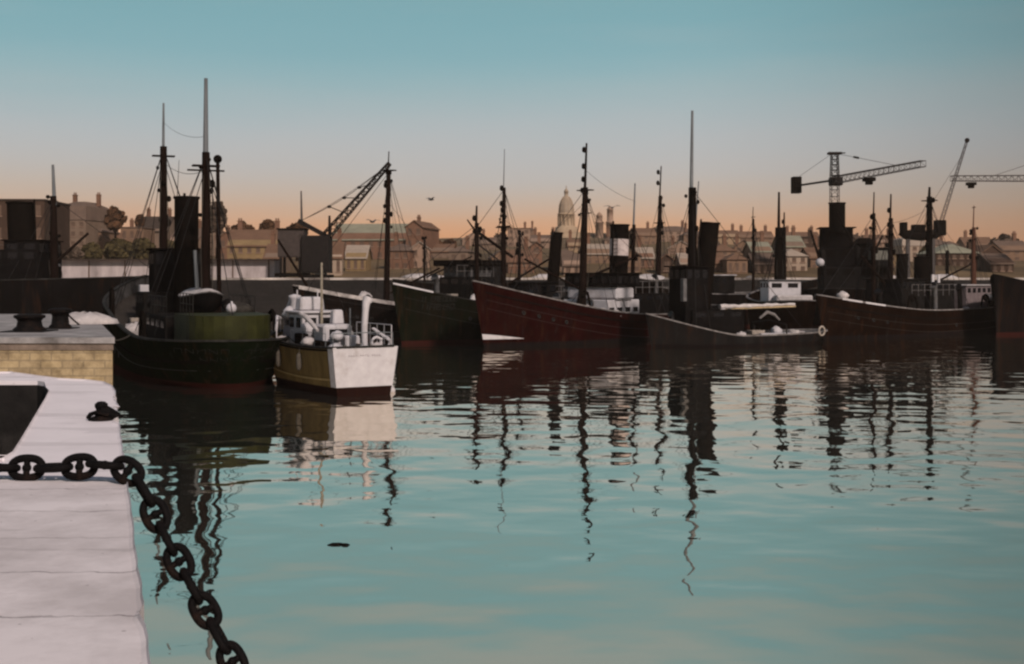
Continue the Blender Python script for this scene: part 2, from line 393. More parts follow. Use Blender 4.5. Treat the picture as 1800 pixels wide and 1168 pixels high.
# dark-coloured floor and wall lining in the recess
PIT = mat('dark_pit_stone', (0.014, 0.012, 0.011), 0.6, 0.5, 2, 0.1, bump=0.4, stain=(0.08, 0.07, 0.065))
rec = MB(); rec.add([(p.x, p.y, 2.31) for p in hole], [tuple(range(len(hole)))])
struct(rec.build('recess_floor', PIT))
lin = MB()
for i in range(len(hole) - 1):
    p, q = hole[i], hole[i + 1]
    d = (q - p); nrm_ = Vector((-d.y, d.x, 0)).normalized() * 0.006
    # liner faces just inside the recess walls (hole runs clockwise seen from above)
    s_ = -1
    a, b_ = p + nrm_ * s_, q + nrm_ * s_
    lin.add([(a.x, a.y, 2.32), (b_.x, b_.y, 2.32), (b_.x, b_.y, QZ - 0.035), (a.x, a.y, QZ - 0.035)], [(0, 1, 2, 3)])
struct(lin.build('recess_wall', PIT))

# mooring chain over the quay edge
def link_mesh():
    L_, W_, r = 0.315, 0.215, 0.031
    mb = MB(); pts = []
    hx, hy = L_ / 2 - r, W_ / 2 - r
    for k in range(28):
        t = 2 * PI * k / 28
        c, s_ = math.cos(t), math.sin(t)
        pts.append((hx * math.copysign(abs(c) ** 0.85, c), hy * math.copysign(abs(s_) ** 0.85, s_), 0))
    mb.path(pts, r, 10, True)
    return mb
ch_pts = [(-330, 822, 9.75), (-60, 822, 9.7), (30, 823, 9.66), (112, 822, 9.62), (162, 820, 9.58), (211, 820, 9.52), (248, 856, 9.42), (270, 899, 9.34), (292, 945, 9.24),
          (313, 985, 9.14), (336, 1030, 9.04), (362, 1076, 8.94), (390, 1128, 8.84), (430, 1205, 8.7), (500, 1340, 8.55), (610, 1560, 8.35), (740, 1850, 8.1)]
cp = [P_at(*p) for p in ch_pts]
def resample(pts, step):
    out = [pts[0].copy()]; acc = 0.0
    for a, b in zip(pts, pts[1:]):
        L_ = (b - a).length; d = step - acc
        while d <= L_:
            out.append(a.lerp(b, d / L_)); d += step
        acc = (acc + L_) % step if True else 0
        acc = L_ - (d - step)
    return out
# smooth path (Catmull-Rom)
sp = []
for i in range(len(cp) - 1):
    p0, p1, p2, p3 = cp[max(i - 1, 0)], cp[i], cp[i + 1], cp[min(i + 2, len(cp) - 1)]
    for k in range(12):
        t = k / 12
        sp.append(0.5 * ((2 * p1) + (p2 - p0) * t + (2 * p0 - 5 * p1 + 4 * p2 - p3) * t * t + (3 * p1 - p0 - 3 * p2 + p3) * t ** 3))
sp.append(cp[-1])
ctr = resample(sp, 0.217)
# shift so that a face-on link sits at px 211
best = min(range(len(ctr)), key=lambda i: (ctr[i] - cp[5]).length)
off = (ctr[best] - cp[5]).length
chain = thing('mooring_chain', 'heavy black stud link mooring chain lying on the quay and hanging over its edge', 'chain', cp[2])
lm = None
for i, c in enumerate(ctr):
    d = (ctr[min(i + 1, len(ctr) - 1)] - ctr[max(i - 1, 0)]).normalized()
    view = (Vector((0, 0, EYE)) - c).normalized()
    face = (i - best) % 2 == 0
    zax = (view - d * view.dot(d)).normalized()
    wob = 0.12 * math.sin(i * 2.3) + (0.25 * math.sin(i * 1.7) if i > best + 3 else 0)
    zax = Matrix.Rotation(wob + (0 if face else PI / 2), 3, d) @ zax
    yax = zax.cross(d)
    M4 = Matrix((d, yax, zax)).transposed().to_4x4(); M4.translation = c - Vector(cp[2])
    if lm is None:
        o = link_mesh().build('link', IRON, chain); lm = o.data
        st = MB().tube((0, -0.075, 0), (0, 0.075, 0), 0.026, n=8); st.ball((0, 0, 0), 0.036); so_ = st.build('stud', IRON, o); stm = so_.data
    else:
        o = bpy.data.objects.new('link', lm); COL.objects.link(o); o.parent = chain
        so_ = bpy.data.objects.new('stud', stm); COL.objects.link(so_); so_.parent = o
    o.matrix_local = M4

for (px, py, l_, lab) in ((591, 958, 0.32, 'longer dark bit of driftwood floating in the open water'), (607, 959, 0.16, 'short dark bit of driftwood floating beside the longer one')):
    q = G(px, py, 0.0)
    tag(MB().path([(-l_ / 2, 0, 0.0), (-l_ * .2, 0.015, 0.012), (l_ * .2, -0.01, 0.014), (l_ / 2, 0.02, 0.0)], [0.015, 0.03, 0.028, 0.012], 7).build('driftwood', SOOT, None, loc=q, rz=0.25), lab, 'driftwood')
# iron fairlead spike on the quay edge
g = G(178, 739)
fl = thing('mooring_cleat', 'small black iron mooring cleat with a pointed bar on the quay edge', 'cleat', g)
MB().lathe([(0.14, 0), (0.13, 0.03), (0.07, 0.05), (0.055, 0.12), (0.07, 0.15), (0.07, 0.18), (0.04, 0.205), (0.01, 0.21)], (0, 0, 0), 16).build('post', IRON, fl)
ps = MB(); a0 = Vector((-0.02, 0.0, 0.1)); a1 = G(213, 737) - g + Vector((0.02, 0, 0.02))
ps.path([a0, a0.lerp(a1, 0.3), a0.lerp(a1, 0.7), a1], [0.085, 0.08, 0.05, 0.012], 8); ps.build('bar', IRON, fl)
ps = MB(); ps.path([Vector((-0.14, -0.02, 0.03)), Vector((-0.10, -0.06, 0.07)), Vector((-0.02, -0.08, 0.1)), Vector((0.1, -0.06, 0.06))], 0.025, 6); ps.build('horn', IRON, fl)

# ------------------------------------------------------------------ ochre stone pier beyond the gap
def stone_mat(name, c1_, c2_, mortar, sc=1.0, bw=0.9, rh=0.32):
    m = bpy.data.materials.new(name); m.use_nodes = True
    nt = m.node_tree; N = nt.nodes; Lk = nt.links; b = N['Principled BSDF']
    geo = N.new('ShaderNodeNewGeometry'); sp_ = N.new('ShaderNodeSeparateXYZ'); Lk.new(geo.outputs['Position'], sp_.inputs[0])
    ad_ = N.new('ShaderNodeMath'); ad_.operation = 'ADD'; Lk.new(sp_.outputs['X'], ad_.inputs[0]); Lk.new(sp_.outputs['Y'], ad_.inputs[1])
    cb = N.new('ShaderNodeCombineXYZ'); Lk.new(ad_.outputs[0], cb.inputs['X']); Lk.new(sp_.outputs['Z'], cb.inputs['Y'])
    nz_ = N.new('ShaderNodeTexNoise'); nz_.inputs['Scale'].default_value = 2.5; nz_.inputs['Detail'].default_value = 8; nz_.inputs['Roughness'].default_value = 0.7
    Lk.new(geo.outputs['Position'], nz_.inputs['Vector'])
    br = N.new('ShaderNodeTexBrick'); br.inputs['Scale'].default_value = sc; br.inputs['Brick Width'].default_value = bw; br.inputs['Row Height'].default_value = rh
    br.inputs['Mortar Size'].default_value = 0.022; br.inputs['Mortar Smooth'].default_value = 0.4; br.inputs['Bias'].default_value = 0.0
    br.inputs['Color1'].default_value = (*c1_, 1); br.inputs['Color2'].default_value = (*c2_, 1); br.inputs['Mortar'].default_value = (*mortar, 1)
    Lk.new(cb.outputs[0], br.inputs['Vector'])
    mx = N.new('ShaderNodeMixRGB'); mx.blend_type = 'MULTIPLY'; mx.inputs['Fac'].default_value = 0.85
    rp = N.new('ShaderNodeValToRGB'); rp.color_ramp.elements[0].position = 0.3; rp.color_ramp.elements[0].color = (0.3, 0.27, 0.25, 1); rp.color_ramp.elements[1].position = 0.65; rp.color_ramp.elements[1].color = (1, 1, 1, 1)
    Lk.new(nz_.outputs['Fac'], rp.inputs['Fac']); Lk.new(br.outputs['Color'], mx.inputs['Color1']); Lk.new(rp.outputs[0], mx.inputs['Color2'])
    Lk.new(mx.outputs[0], b.inputs['Base Color']); b.inputs['Roughness'].default_value = 0.85; b.inputs['Specular IOR Level'].default_value = 0.2
    bp = N.new('ShaderNodeBump'); bp.inputs['Strength'].default_value = 0.6; bp.inputs['Distance'].default_value = 0.03
    Lk.new(nz_.outputs['Fac'], bp.inputs['Height']); Lk.new(bp.outputs[0], b.inputs['Normal'])
    return m
OCHRE = stone_mat('ochre_masonry', (0.40, 0.295, 0.165), (0.33, 0.245, 0.145), (0.26, 0.195, 0.12), 1.0, 0.55, 0.2)
pier = thing('stone_pier', 'ochre stone block pier end with grey coping left of the green trawler', 'pier', (-14, 36, 0))
pp = [(-10.35, 32.0), (-13.9, 41.5), (-17.6, 51.5), (-62, 52.5), (-62, 32.8)]
pl = [(x + 14, y - 36) for x, y in pp]
MB().prism(pl, -2.0, 3.07).build('wall', OCHRE, pier, bevel=0.04)
MB().prism([(x * 1.0 + 0.03 * (1 if x > -20 else 0), y - (0.03 if y < 0 else 0)) for x, y in pl], 3.07, 3.25).build('string_course', mat('stained_stone', (0.13, 0.095, 0.075), 0.85, 0.5, 2, 0.2, bump=0.5), pier, bevel=0.03)
MB().prism([(x + 0.08, y - (0.08 if y < 0 else 0)) for x, y in pl], 3.25, QZ).build('coping', mat('grey_coping', (0.22, 0.20, 0.195), 0.85, 0.45, 1.2, 0.2, bump=0.4, stain=(0.06, 0.05, 0.045), stain_amt=0.8), pier, bevel=0.04)
def bollard(px, py, r, h, label, head=1.35):
    o = thing('bollard', label, 'bollard', G(px, py), group='iron bollards on the ochre stone pier')
    MB().lathe([(r * 1.3, 0), (r * 1.25, 0.08), (r, 0.14), (r * 0.9, h * 0.6), (r, h * 0.72), (r * head, h * 0.8), (r * head, h * 0.93), (r * 0.8, h)], (0, 0, 0), 18).build('post', IRON, o)
    MB().box((0, 0, 0.015), (r * 3.4, r * 3.4, 0.03)).build('base_plate', IRON, o, bevel=0.01)
    return o
bollard(106, 578, 0.26, 0.62, 'tall black iron bollard on the ochre stone pier')
bollard(52, 583, 0.36, 0.5, 'squat wide black bollard at left on the ochre stone pier', 1.2)
# white painted bulkhead planks / tarpaulin heap on the pier
tp = MB()
tp.lathe([(1.0, 0), (0.95, 0.12), (0.7, 0.26), (0.3, 0.34), (0.02, 0.36)], (0, 0, 0), 14, 1.1, 0.8)
o = tp.build('tarpaulin', CANVAS, None, loc=G(150, 569)); tag(o, 'pale tarpaulin heap on the ochre stone pier beside the trawler bow', 'tarpaulin')
for v in o.data.vertices:
    v.co.x += rnd.uniform(-.08, .08); v.co.y += rnd.uniform(-.08, .08); v.co.z *= rnd.uniform(.75, 1.2)

# ------------------------------------------------------------------ vessels
class Vessel:
    """local frame: x runs aft from the stem, y to starboard, z up; origin at the stem on the waterline"""
    def __init__(s, name, label, cat, bow, aft, L, B, zb, zm, zs, um=0.6, p=2.1, rake=1.2, over=2.0, bulwark=0.85, group=None, transom=0.0):
        s.bow = Vector((bow[0], bow[1], 0)); a = Vector((aft[0], aft[1], 0)).normalized(); s.aft = a
        s.rz = math.atan2(a.y, a.x); s.L, s.B, s.zb, s.zm, s.zs = L, B, zb, zm, zs
        s.um, s.p, s.rake, s.over, s.bw, s.transom = um, p, rake, over, bulwark, transom
        s.root = thing(name, label, cat, s.bow, s.rz, group)
    def s_at(s, px, y=0.0):
        st = Vector((-s.aft.y, s.aft.x, 0)); b = s.bow + st * y
        k = (px - CX) / F
        return (k * b.y - b.x) / (s.aft.x - k * s.aft.y)
    def Y(s, x, y=0.0): return s.bow.y + s.aft.y * x + s.aft.x * y
    def z(s, x, py, y=0.0): return Z_at(py, s.Y(x, y))
    def sheer(s, u):
        if u < s.um: return s.zm + (s.zb - s.zm) * (1 - u / s.um) ** s.p
        return s.zm + (s.zs - s.zm) * ((u - s.um) / (1 - s.um)) ** 2
    def f(s, u, w):
        fs = math.sin(PI / 2 * min(1, u / 0.30)) ** 0.8
        fk = math.sin(PI / 2 * min(1, u / 0.45)) ** 1.2
        if s.transom:
            if u > 0.5:
                fs *= 1 - (1 - s.transom) * ((u - 0.5) / 0.5) ** 2
                fk *= 1 - (1 - s.transom * 0.82) * ((u - 0.5) / 0.5) ** 2
            return fk * 0.72 + (fs - fk * 0.72) * max(0, w) ** 0.55
        if u > 0.74: fs *= max(0, 1 - ((u - 0.74) / 0.26) ** 2.3) ** 0.5
        if u > 0.58: fk *= max(0, math.cos(PI / 2 * (u - 0.58) / 0.42)) ** 0.9
        return fk + (fs - fk) * max(0, w) ** 0.55
    KEEL = -1.1
    def pt(s, u, w, side, inset=0.0):
        zt = s.sheer(u); z = s.KEEL + w * (zt - s.KEEL)
        wq = max(0.0, 1 - w); x0 = s.rake * wq; x1 = s.L - s.over * wq ** 1.2
        y = max(0, s.B / 2 * s.f(u, w) - inset)
        return Vector((x0 + (x1 - x0) * u, side * y, z))
    def w_of(s, u, z): return (z - s.KEEL) / (s.sheer(u) - s.KEEL)
    def u_of(s, x): return min(1, max(0, x / s.L))
    def hull(s, m, rail=None, deckm=None, inner=None, inner_m=None, seams=(), seam_m=None):
        mb = MB(); nu, nw = 44, 10
        us = [0.5 - 0.5 * math.cos(PI * i / nu) for i in range(nu + 1)]
        for side in (-1, 1):
            vs = [s.pt(u, j / nw, side) for u in us for j in range(nw + 1)]
            fs = []
            for i in range(nu):
                for j in range(nw):
                    q = (i * (nw + 1) + j, (i + 1) * (nw + 1) + j, (i + 1) * (nw + 1) + j + 1, i * (nw + 1) + j + 1)
                    fs.append(q if side < 0 else q[::-1])
            mb.add(vs, fs, True)
            # inner face of the bulwark
            vi = []
            for u in us:
                zt = s.sheer(u); wd = s.w_of(u, zt - s.bw)
                vi.append(s.pt(u, 1, side, 0.1)); q = s.pt(u, wd, side, 0.12); q.x = min(q.x, s.pt(1, wd, 1).x - 0.14); vi[-1].x = min(vi[-1].x, s.L - 0.12); vi.append(q)
            fs = []
            for i in range(nu):
                q = (2 * i, 2 * i + 1, 2 * i + 3, 2 * i + 2); fs.append(q if side > 0 else q[::-1])
            if inner_m is None: mb.add(vi, fs, True)
            else: MB().add(vi, fs, True).build('bulwark_lining', inner_m, s.root)
        if s.transom:
            prof = [s.pt(1, j / nw, -1) for j in range(nw + 1)] + [s.pt(1, j / nw, 1) for j in range(nw, -1, -1)]
            mb.add(prof, [tuple(range(len(prof)))[::-1]])
        mb.build('hull', m, s.root)
        for zo in seams:
            s.strake(zo, seam_m or DARKRAIL, 0.035, 'plate_seam')
        # rail cap
        rb = MB(); rm = rail or DARKRAIL
        for side in (-1, 1):
            vs = []
            for u in us:
                o_ = s.pt(u, 1, side, -0.04); i_ = s.pt(u, 1, side, 0.16)
                for q, dz in ((o_, -0.03), (o_, 0.06), (i_, 0.06), (i_, -0.03)): vs.append((q.x, q.y, q.z + dz))
            fs = []
            for i in range(nu):
                for k in range(4): fs.append((i * 4 + k, i * 4 + (k + 1) % 4, i * 4 + 4 + (k + 1) % 4, i * 4 + 4 + k))
            rb.add(vs, fs)
        if s.transom:
            a, b = s.pt(1, 1, -1), s.pt(1, 1, 1); rb.box(((a + b) / 2 + Vector((-0.06, 0, 0.017))), (0.2, s.B * s.f(1, 1) - 0.3, 0.085))
        rb.build('rail', rm, s.root)
        dk = MB(); vs = []
        for u in us:
            zt = s.sheer(u); wd = s.w_of(u, zt - s.bw)
            a = s.pt(u, wd, -1, 0.09); b = s.pt(u, wd, 1, 0.09); x = min(a.x, s.pt(1, wd, 1).x - 0.12)
            vs += [(x, a.y, a.z), (x, b.y, b.z)]
        dk.add(vs, [(2 * i, 2 * i + 2, 2 * i + 3, 2 * i + 1) for i in range(nu)]); dk.build('deck', deckm or PLANK, s.root)
        return s
    def deck_z(s, x): return s.sheer(s.u_of(x)) - s.bw
    def strake(s, z_off, m, h=0.12, name='rubbing_strake', u0=0.02, u1=0.985):
        rb = MB(); us = [u0 + (u1 - u0) * i / 40 for i in range(41)]
        for side in (-1, 1):
            vs = []
            for u in us:
                zt = s.sheer(u) - z_off
                tk = min(0.06, h * 0.5)
                for dz, ins in ((-h / 2, 0.0), (-h / 2, -tk), (h / 2, -tk), (h / 2, 0.0)):
                    q = s.pt(u, s.w_of(u, zt + dz), side, ins); vs.append(q)
            fs = []
            for i in range(40):
                for k in range(4): fs.append((i * 4 + k, i * 4 + (k + 1) % 4, i * 4 + 4 + (k + 1) % 4, i * 4 + 4 + k))
            rb.add(vs, fs)
        return rb.build(name, m, s.root)
    def house(s, x, lx, wy, z0, z1, m, roof=None, name='wheelhouse', wins=(0, 0), win_m=None, over=0.15, y=0.0, wz=None, wh=0.5, door=False, taper=1.0, bevel=0.05):
        h = MB().box((x, y, (z0 + z1) / 2), (lx, wy, z1 - z0), taper=taper).build(name, m, s.root, bevel=bevel)
        if roof: MB().box((x, y, z1 + 0.05), (lx + 2 * over, wy + 2 * over, 0.1)).build('roof', roof, h, bevel=0.03)
        wz = wz if wz is not None else z1 - 0.2 - wh / 2
        nf, ns = wins
        gm = win_m or GLASS
        for k in range(nf):     # front and back
            yy = y - wy / 2 + wy * (k + 0.5) / nf
            for sg in (-1, 1):
                MB().box((x + sg * lx / 2, yy, wz), (0.04, wy / nf * 0.62, wh)).build('window', gm, h)
        for k in range(ns):     # sides
            xx = x - lx / 2 + lx * (k + 0.5) / ns
            for sg in (-1, 1):
                MB().box((xx, y + sg * wy / 2, wz), (lx / ns * 0.6, 0.04, wh)).build('window', gm, h)
        if door:
            for sg in (-1, 1):
                MB().box((x + lx * 0.3, y + sg * wy / 2, z0 + 0.85), (0.6, 0.05, 1.6)).build('door', SPAR, h)
        return h
    def funnel(s, x, r, z0, z1, m, rake=0.4, y=0.0, band=None, band_m=None, pipe=True, r1=None, cap=True):
        r1 = r1 or r
        f = MB().tube((x, y, z0), (x + rake, y, z1), r, r1, 24, 1.0)
        f = f.build('funnel', m, s.root)
        ax = lambda z: x + rake * (z - z0) / (z1 - z0)
        if cap:
            MB().lathe([(r1 * 1.0, -0.12), (r1 * 1.09, -0.10), (r1 * 1.09, 0.02), (r1 * 0.9, 0.03), (r1 * 0.88, -0.3)], (ax(z1), y, z1), 24).build('funnel_cap', SOOT, f)
        if band:
            b0, b1 = band
            rr = lambda z: r + (r1 - r) * (z - z0) / (z1 - z0) + 0.02
            MB().tube((ax(b0), y, b0), (ax(b1), y, b1), rr(b0), rr(b1), 24).build('funnel_band', band_m or BANDW, f)
        if pipe:
            px_ = -r - 0.12
            MB().tube((ax(z0) + px_, y, z0), (ax(z1) + px_, y, z1 + 0.25), 0.07, n=8).build('steam_pipe', SOOT, f)
        return f
    def mast(s, x, z0, z1, r0=0.16, r1=0.1, rake=0.0, m=None, top=None, top_r=0.04, lamps=(), yard=None, y=0.0, crosstree=None, stays=True, top_m=None, stay_to=None, nest=None):
        m = m or SPAR
        k = lambda z: x + rake * (z - z0) / max(0.1, (z1 - z0))
        r0 *= 1.3; r1 *= 1.35
        ms = MB().tube((x, y, z0), (k(z1), y, z1), r0, r1, 10).build('mast', m, s.root)
        if top:
            MB().tube((k(z1) - 0.09, y, z1 - 0.7), (k(top), y, top), top_r * 1.3, top_r * 0.8, 8).build('topmast', top_m or m, ms)
        for zl in lamps:
            lb = MB().lathe([(0.12, 0), (0.16, 0.05), (0.15, 0.28), (0.10, 0.36), (0.04, 0.40)], (k(zl) - 0.3, y, zl), 10)
            lb.box((k(zl) - 0.17, y, zl - 0.03), (0.36, 0.1, 0.05)); lb.build('lamp', SOOT, ms)
        if yard:
            for zy, hl in yard: MB().tube((k(zy), y - hl, zy), (k(zy), y + hl, zy), 0.05, n=6).build('yard', m, ms)
        if crosstree:
            for zc in crosstree:
                c = MB().box((k(zc), y, zc), (0.5, 1.3, 0.08)); c.box((k(zc), y, zc - 0.15), (0.34, 0.34, 0.3)); c.build('crosstree', m, ms)
        if nest:
            MB().lathe([(0.34, 0), (0.42, 0.1), (0.44, 0.8), (0.40, 0.82), (0.36, 0.15)], (k(nest) + 0.0, y, nest), 14).build('crow_nest', SOOT, ms)
        if stays:
            zt = z1 - 0.15
            ends = stay_to or [(x + 1.0, -s.B / 2 * 0.85, None), (x + 1.0, s.B / 2 * 0.85, None), (x + 2.2, -s.B / 2 * 0.85, None), (x + 2.2, s.B / 2 * 0.85, None), (max(0.6, x - 8.5), 0, None)]
            for (ex, ey, ez) in ends:
                ez = s.sheer(s.u_of(ex)) if ez is None else ez
                MB().tube((k(zt), y, zt), (ex, ey, ez), 0.022, n=5).build('stay', WIRE, ms)
            rb_ = random.Random(int(x * 100) + int(z1 * 10))
            for q_ in range(7):
                zb_ = z0 + (z1 - z0) * rb_.uniform(0.55, 0.99); a_ = rb_.uniform(0, 2 * PI); d_ = r0 * 0.8 + rb_.uniform(0.05, 0.16)
                MB().ball((k(zb_) + d_ * math.cos(a_), y + d_ * math.sin(a_), zb_), rb_.uniform(0.09, 0.17), 6, rb_.uniform(0.9, 1.7)).build('block', SOOT, ms)
            zs_ = z0 + (z1 - z0) * 0.93
            for sg_ in (-1, 1):
                MB().tube((k(zs_), y, zs_), (x + 0.4, y + sg_ * s.B * 0.36, s.sheer(s.u_of(x))), 0.02, n=4).build('stay', WIRE, ms)
                MB().path([(k(zs_) + .1, y + sg_ * .12, zs_ - .2), (k(zs_) + .35, y + sg_ * .3, z0 + (z1 - z0) * .5), (x + .25, y + sg_ * .2, z0 + 1.2)], 0.018, 4).build('halyard', ROPE, ms)
        return ms
    def spar(s, p, q, r0, r1, m=None, name='boom', n=8):
        return MB().tube(p, q, r0, r1, n).build(name, m or SPAR, s.root)
    def gallows(s, x, side, h=2.0, w_=1.5, m=None):
        z = s.deck_z(x) ; y = side * (s.B / 2 * s.f(s.u_of(x), 1) - 0.35)
        pts = [(x - w_ / 2, y, z), (x - w_ / 2 * 0.95, y, z + h * 0.6), (x - w_ * 0.3, y, z + h * 0.93), (x, y, z + h), (x + w_ * 0.3, y, z + h * 0.93), (x + w_ / 2 * 0.95, y, z + h * 0.6), (x + w_ / 2, y, z)]
        g_ = MB().path(pts, 0.1, 8).build('gallows', m or SOOT, s.root)
        MB().tube((x, y - 0.08, z + h - 0.35), (x, y + 0.08, z + h - 0.35), 0.2, n=14).build('block', SOOT, g_)
        return g_
    def winch(s, x, m=None):
        z = s.deck_z(x)
        b = MB(); b.box((x, -0.9, z + 0.4), (0.9, 0.12, 0.8)); b.box((x, 0.9, z + 0.4), (0.9, 0.12, 0.8)); b.box((x, 0, z + 0.08), (1.1, 2.2, 0.12))
        b = b.build('winch', m or IRON, s.root, bevel=0.03)
        for sg in (-1, 1):
            MB().tube((x, sg * 0.08, z + 0.55), (x, sg * 0.82, z + 0.55), 0.33, n=16).build('drum', IRON, b)
            MB().tube((x, sg * 0.97, z + 0.55), (x, sg * 1.3, z + 0.55), 0.2, 0.15, n=12).build('warping_head', IRON, b)
        return b
    def vent(s, x, y, z0, h, r, m, ang=PI):
        pts = [(x, y, z0), (x, y, z0 + h * 0.55), (x + 0.05 * math.cos(ang), y + 0.05 * math.sin(ang), z0 + h * 0.78),
               (x + r * 0.7 * math.cos(ang), y + r * 0.7 * math.sin(ang), z0 + h * 0.93), (x + r * 1.7 * math.cos(ang), y + r * 1.7 * math.sin(ang), z0 + h)]
        rs = [r, r, r * 1.02, r * 1.25, r * 1.75]
        v = MB().path(pts, rs, 14).build('ventilator', m, s.root)
        c = Vector(pts[-1]); d = Vector((math.cos(ang), math.sin(ang), 0.35)).normalized()
        MB().tube(c + d * 0.005, c + d * 0.02, r * 1.5, r * 1.5, 14).build('mouth', GLASS, v)
        return v
    def hatch(s, x, lx, ly, h=0.6, m=None):
        z = s.deck_z(x)
        hb = MB().box((x, 0, z + h / 2), (lx, ly, h)).build('hatch', m or DKGREY, s.root, bevel=0.04)
        MB().box((x, 0, z + h + 0.04), (lx + 0.1, ly + 0.1, 0.08)).build('hatch_cover', CANVAS, hb, bevel=0.03)
    def letters(s, x0, x1, zc, h, side=-1, n=7, m=None, seed=1):
        """faded, no longer legible painted characters: upright and slanting strokes lying on the plating"""
        r_ = random.Random(seed); mb = MB(); cw = (x1 - x0) / n
        def on(x, z):
            u = s.u_of(x); w_ = s.w_of(u, z)
            q = s.pt(u, w_, side, -0.02)
            # correct for the stem rake
            for _ in range(3):
                u += (x - q.x) / s.L; u = min(0.995, max(0.005, u)); w_ = s.w_of(u, z); q = s.pt(u, w_, side, -0.02)
            return q
        def stroke(xa, za, xb, zb_, t):
            if abs(xb - xa) > abs(zb_ - za): dx, dz = 0, t / 2
            else: dx, dz = t / 2, 0
            A, B_, C, D = on(xa - dx, za - dz), on(xa + dx, za + dz), on(xb + dx, zb_ + dz), on(xb - dx, zb_ - dz)
            mb.add([A, B_, C, D], [(0, 1, 2, 3)])
        for i in range(n):
            if n > 5 and i == 1 and seed % 2: continue
            a = x0 + cw * (i + 0.15); b = x0 + cw * (i + 0.8); t = h * 0.17
            zl, zh = zc - h / 2, zc + h / 2
            k = r_.randrange(4)
            stroke(a, zl, a, zh, t)
            if k != 0: stroke(b, zl, b, zh, t)
            if k != 1: stroke(a, zh - t / 2, b, zh - t / 2, t)
            if k in (0, 2): stroke(a, zc, b, zc, t)
            if k in (0, 3): stroke(a, zl + t / 2, b, zl + t / 2, t)
        return mb.build('lettering', m or LETTER, s.root)
    def ports(s, xs, zoff, side=-1, r=0.13):
        for x in xs:
            u = s.u_of(x); z = s.sheer(u) - zoff; q = s.pt(u, s.w_of(u, z), side, -0.01); q2 = s.pt(u + 0.01, s.w_of(u, z), side, -0.01)
            d = (q2 - q).normalized(); up = Vector((0, 0, 1)); mb = MB()
            mb.path([q + d * r * math.cos(t * PI / 6) + up * r * math.sin(t * PI / 6) for t in range(12)], 0.03, 5, True)
            o = mb.build('porthole', DARKRAIL, s.root)
            MB().add([q + d * r * math.cos(t * PI / 6) + up * r * math.sin(t * PI / 6) for t in range(12)], [tuple(range(12))]).build('glass', GLASS, o)
    def ladder(s, x, y, z0, z1, rake=0.0, w_=0.4, m=None):
        mb = MB()
        for sg in (-1, 1): mb.tube((x, y + sg * w_ / 2, z0), (x + rake, y + sg * w_ / 2, z1), 0.025, n=5)
        n = int((z1 - z0) / 0.32)
        for k in range(1, n): t = k / n; mb.tube((x + rake * t, y - w_ / 2, z0 + (z1 - z0) * t), (x + rake * t, y + w_ / 2, z0 + (z1 - z0) * t), 0.018, n=4)
        mb.build('ladder', m or SOOT, s.root)
    def guard(s, x0, x1, y, z, n=5, m=None):
        mb = MB()
        for k in range(n + 1):
            x = x0 + (x1 - x0) * k / n; mb.tube((x, y, z), (x, y, z + 0.95), 0.022, n=5)
        for h in (0.48, 0.95): mb.tube((x0, y, z + h), (x1, y, z + h), 0.018, n=5)
        mb.build('guard_rail', m or RAIL, s.root)
    def wire(s, p, q, r=0.016, name='wire', sag=0.0):
        p, q = Vector(p), Vector(q)
        MB().path([p.lerp(q, k / 8) - Vector((0, 0, sag * 4 * (k / 8) * (1 - k / 8))) for k in range(9)], r, 4).build(name, WIRE, s.root)
    def W(s, x, y, z):
        st = Vector((-s.aft.y, s.aft.x, 0)); return s.bow + s.aft * x + st * y + Vector((0, 0, z))

def rowboat(name, label, loc, rz, L, B, H, m, cover=None, group=None, cat='boat'):
    """small open or covered ship's boat, x along its length"""
    o = thing(name, label, cat, loc, rz, group)
    mb = MB(); n = 18; vs = []
    for i in range(n + 1):
        t = -1 + 2 * i / n; f_ = max(0, 1 - abs(t) ** 2.4) ** 0.75; zt = H * (0.8 + 0.25 * t * t)
        for k in range(9):
            a = PI * k / 8; y = -B / 2 * f_ * math.cos(a); z = zt * (1 - math.sin(a) ** 0.8 * (0.98 if abs(t) < 0.99 else 0.6))
            vs.append((t * L / 2 * (1 - 0.06 * math.sin(a)), y, z))
    fs = [(i * 9 + k, (i + 1) * 9 + k, (i + 1) * 9 + k + 1, i * 9 + k + 1) for i in range(n) for k in range(8)]
    mb.add(vs, fs, True); mb.build('hull', m, o)
    g_ = MB()
    for sg in (-1, 1):
        g_.path([(-L / 2 + L * i / n, sg * B / 2 * max(0, 1 - abs(-1 + 2 * i / n) ** 2.4) ** 0.75, H * (0.8 + 0.25 * (-1 + 2 * i / n) ** 2)) for i in range(n + 1)], 0.045, 6)
    g_.build('gunwale', RAIL, o)
    if cover:
        vs = []
        for i in range(n + 1):
            t = -1 + 2 * i / n; f_ = max(0, 1 - abs(t) ** 2.4) ** 0.75; zt = H * (0.8 + 0.25 * t * t)
            for k in range(7):
                a = -1 + 2 * k / 6
                vs.append((t * L / 2 * 1.01, a * (B / 2 + 0.03) * f_, zt + 0.03 + (1 - a * a) * 0.38 * f_ + rnd.uniform(-.02, .02)))
        MB().add(vs, [(i * 7 + k, (i + 1) * 7 + k, (i + 1) * 7 + k + 1, i * 7 + k + 1) for i in range(n) for k in range(6)], True).build('canvas_cover', cover, o)
    else:
        for t in (-0.45, 0.0, 0.45): MB().box((t * L / 2, 0, H * 0.62), (0.22, B * 0.9, 0.04)).build('thwart', PLANK, o)
    return o
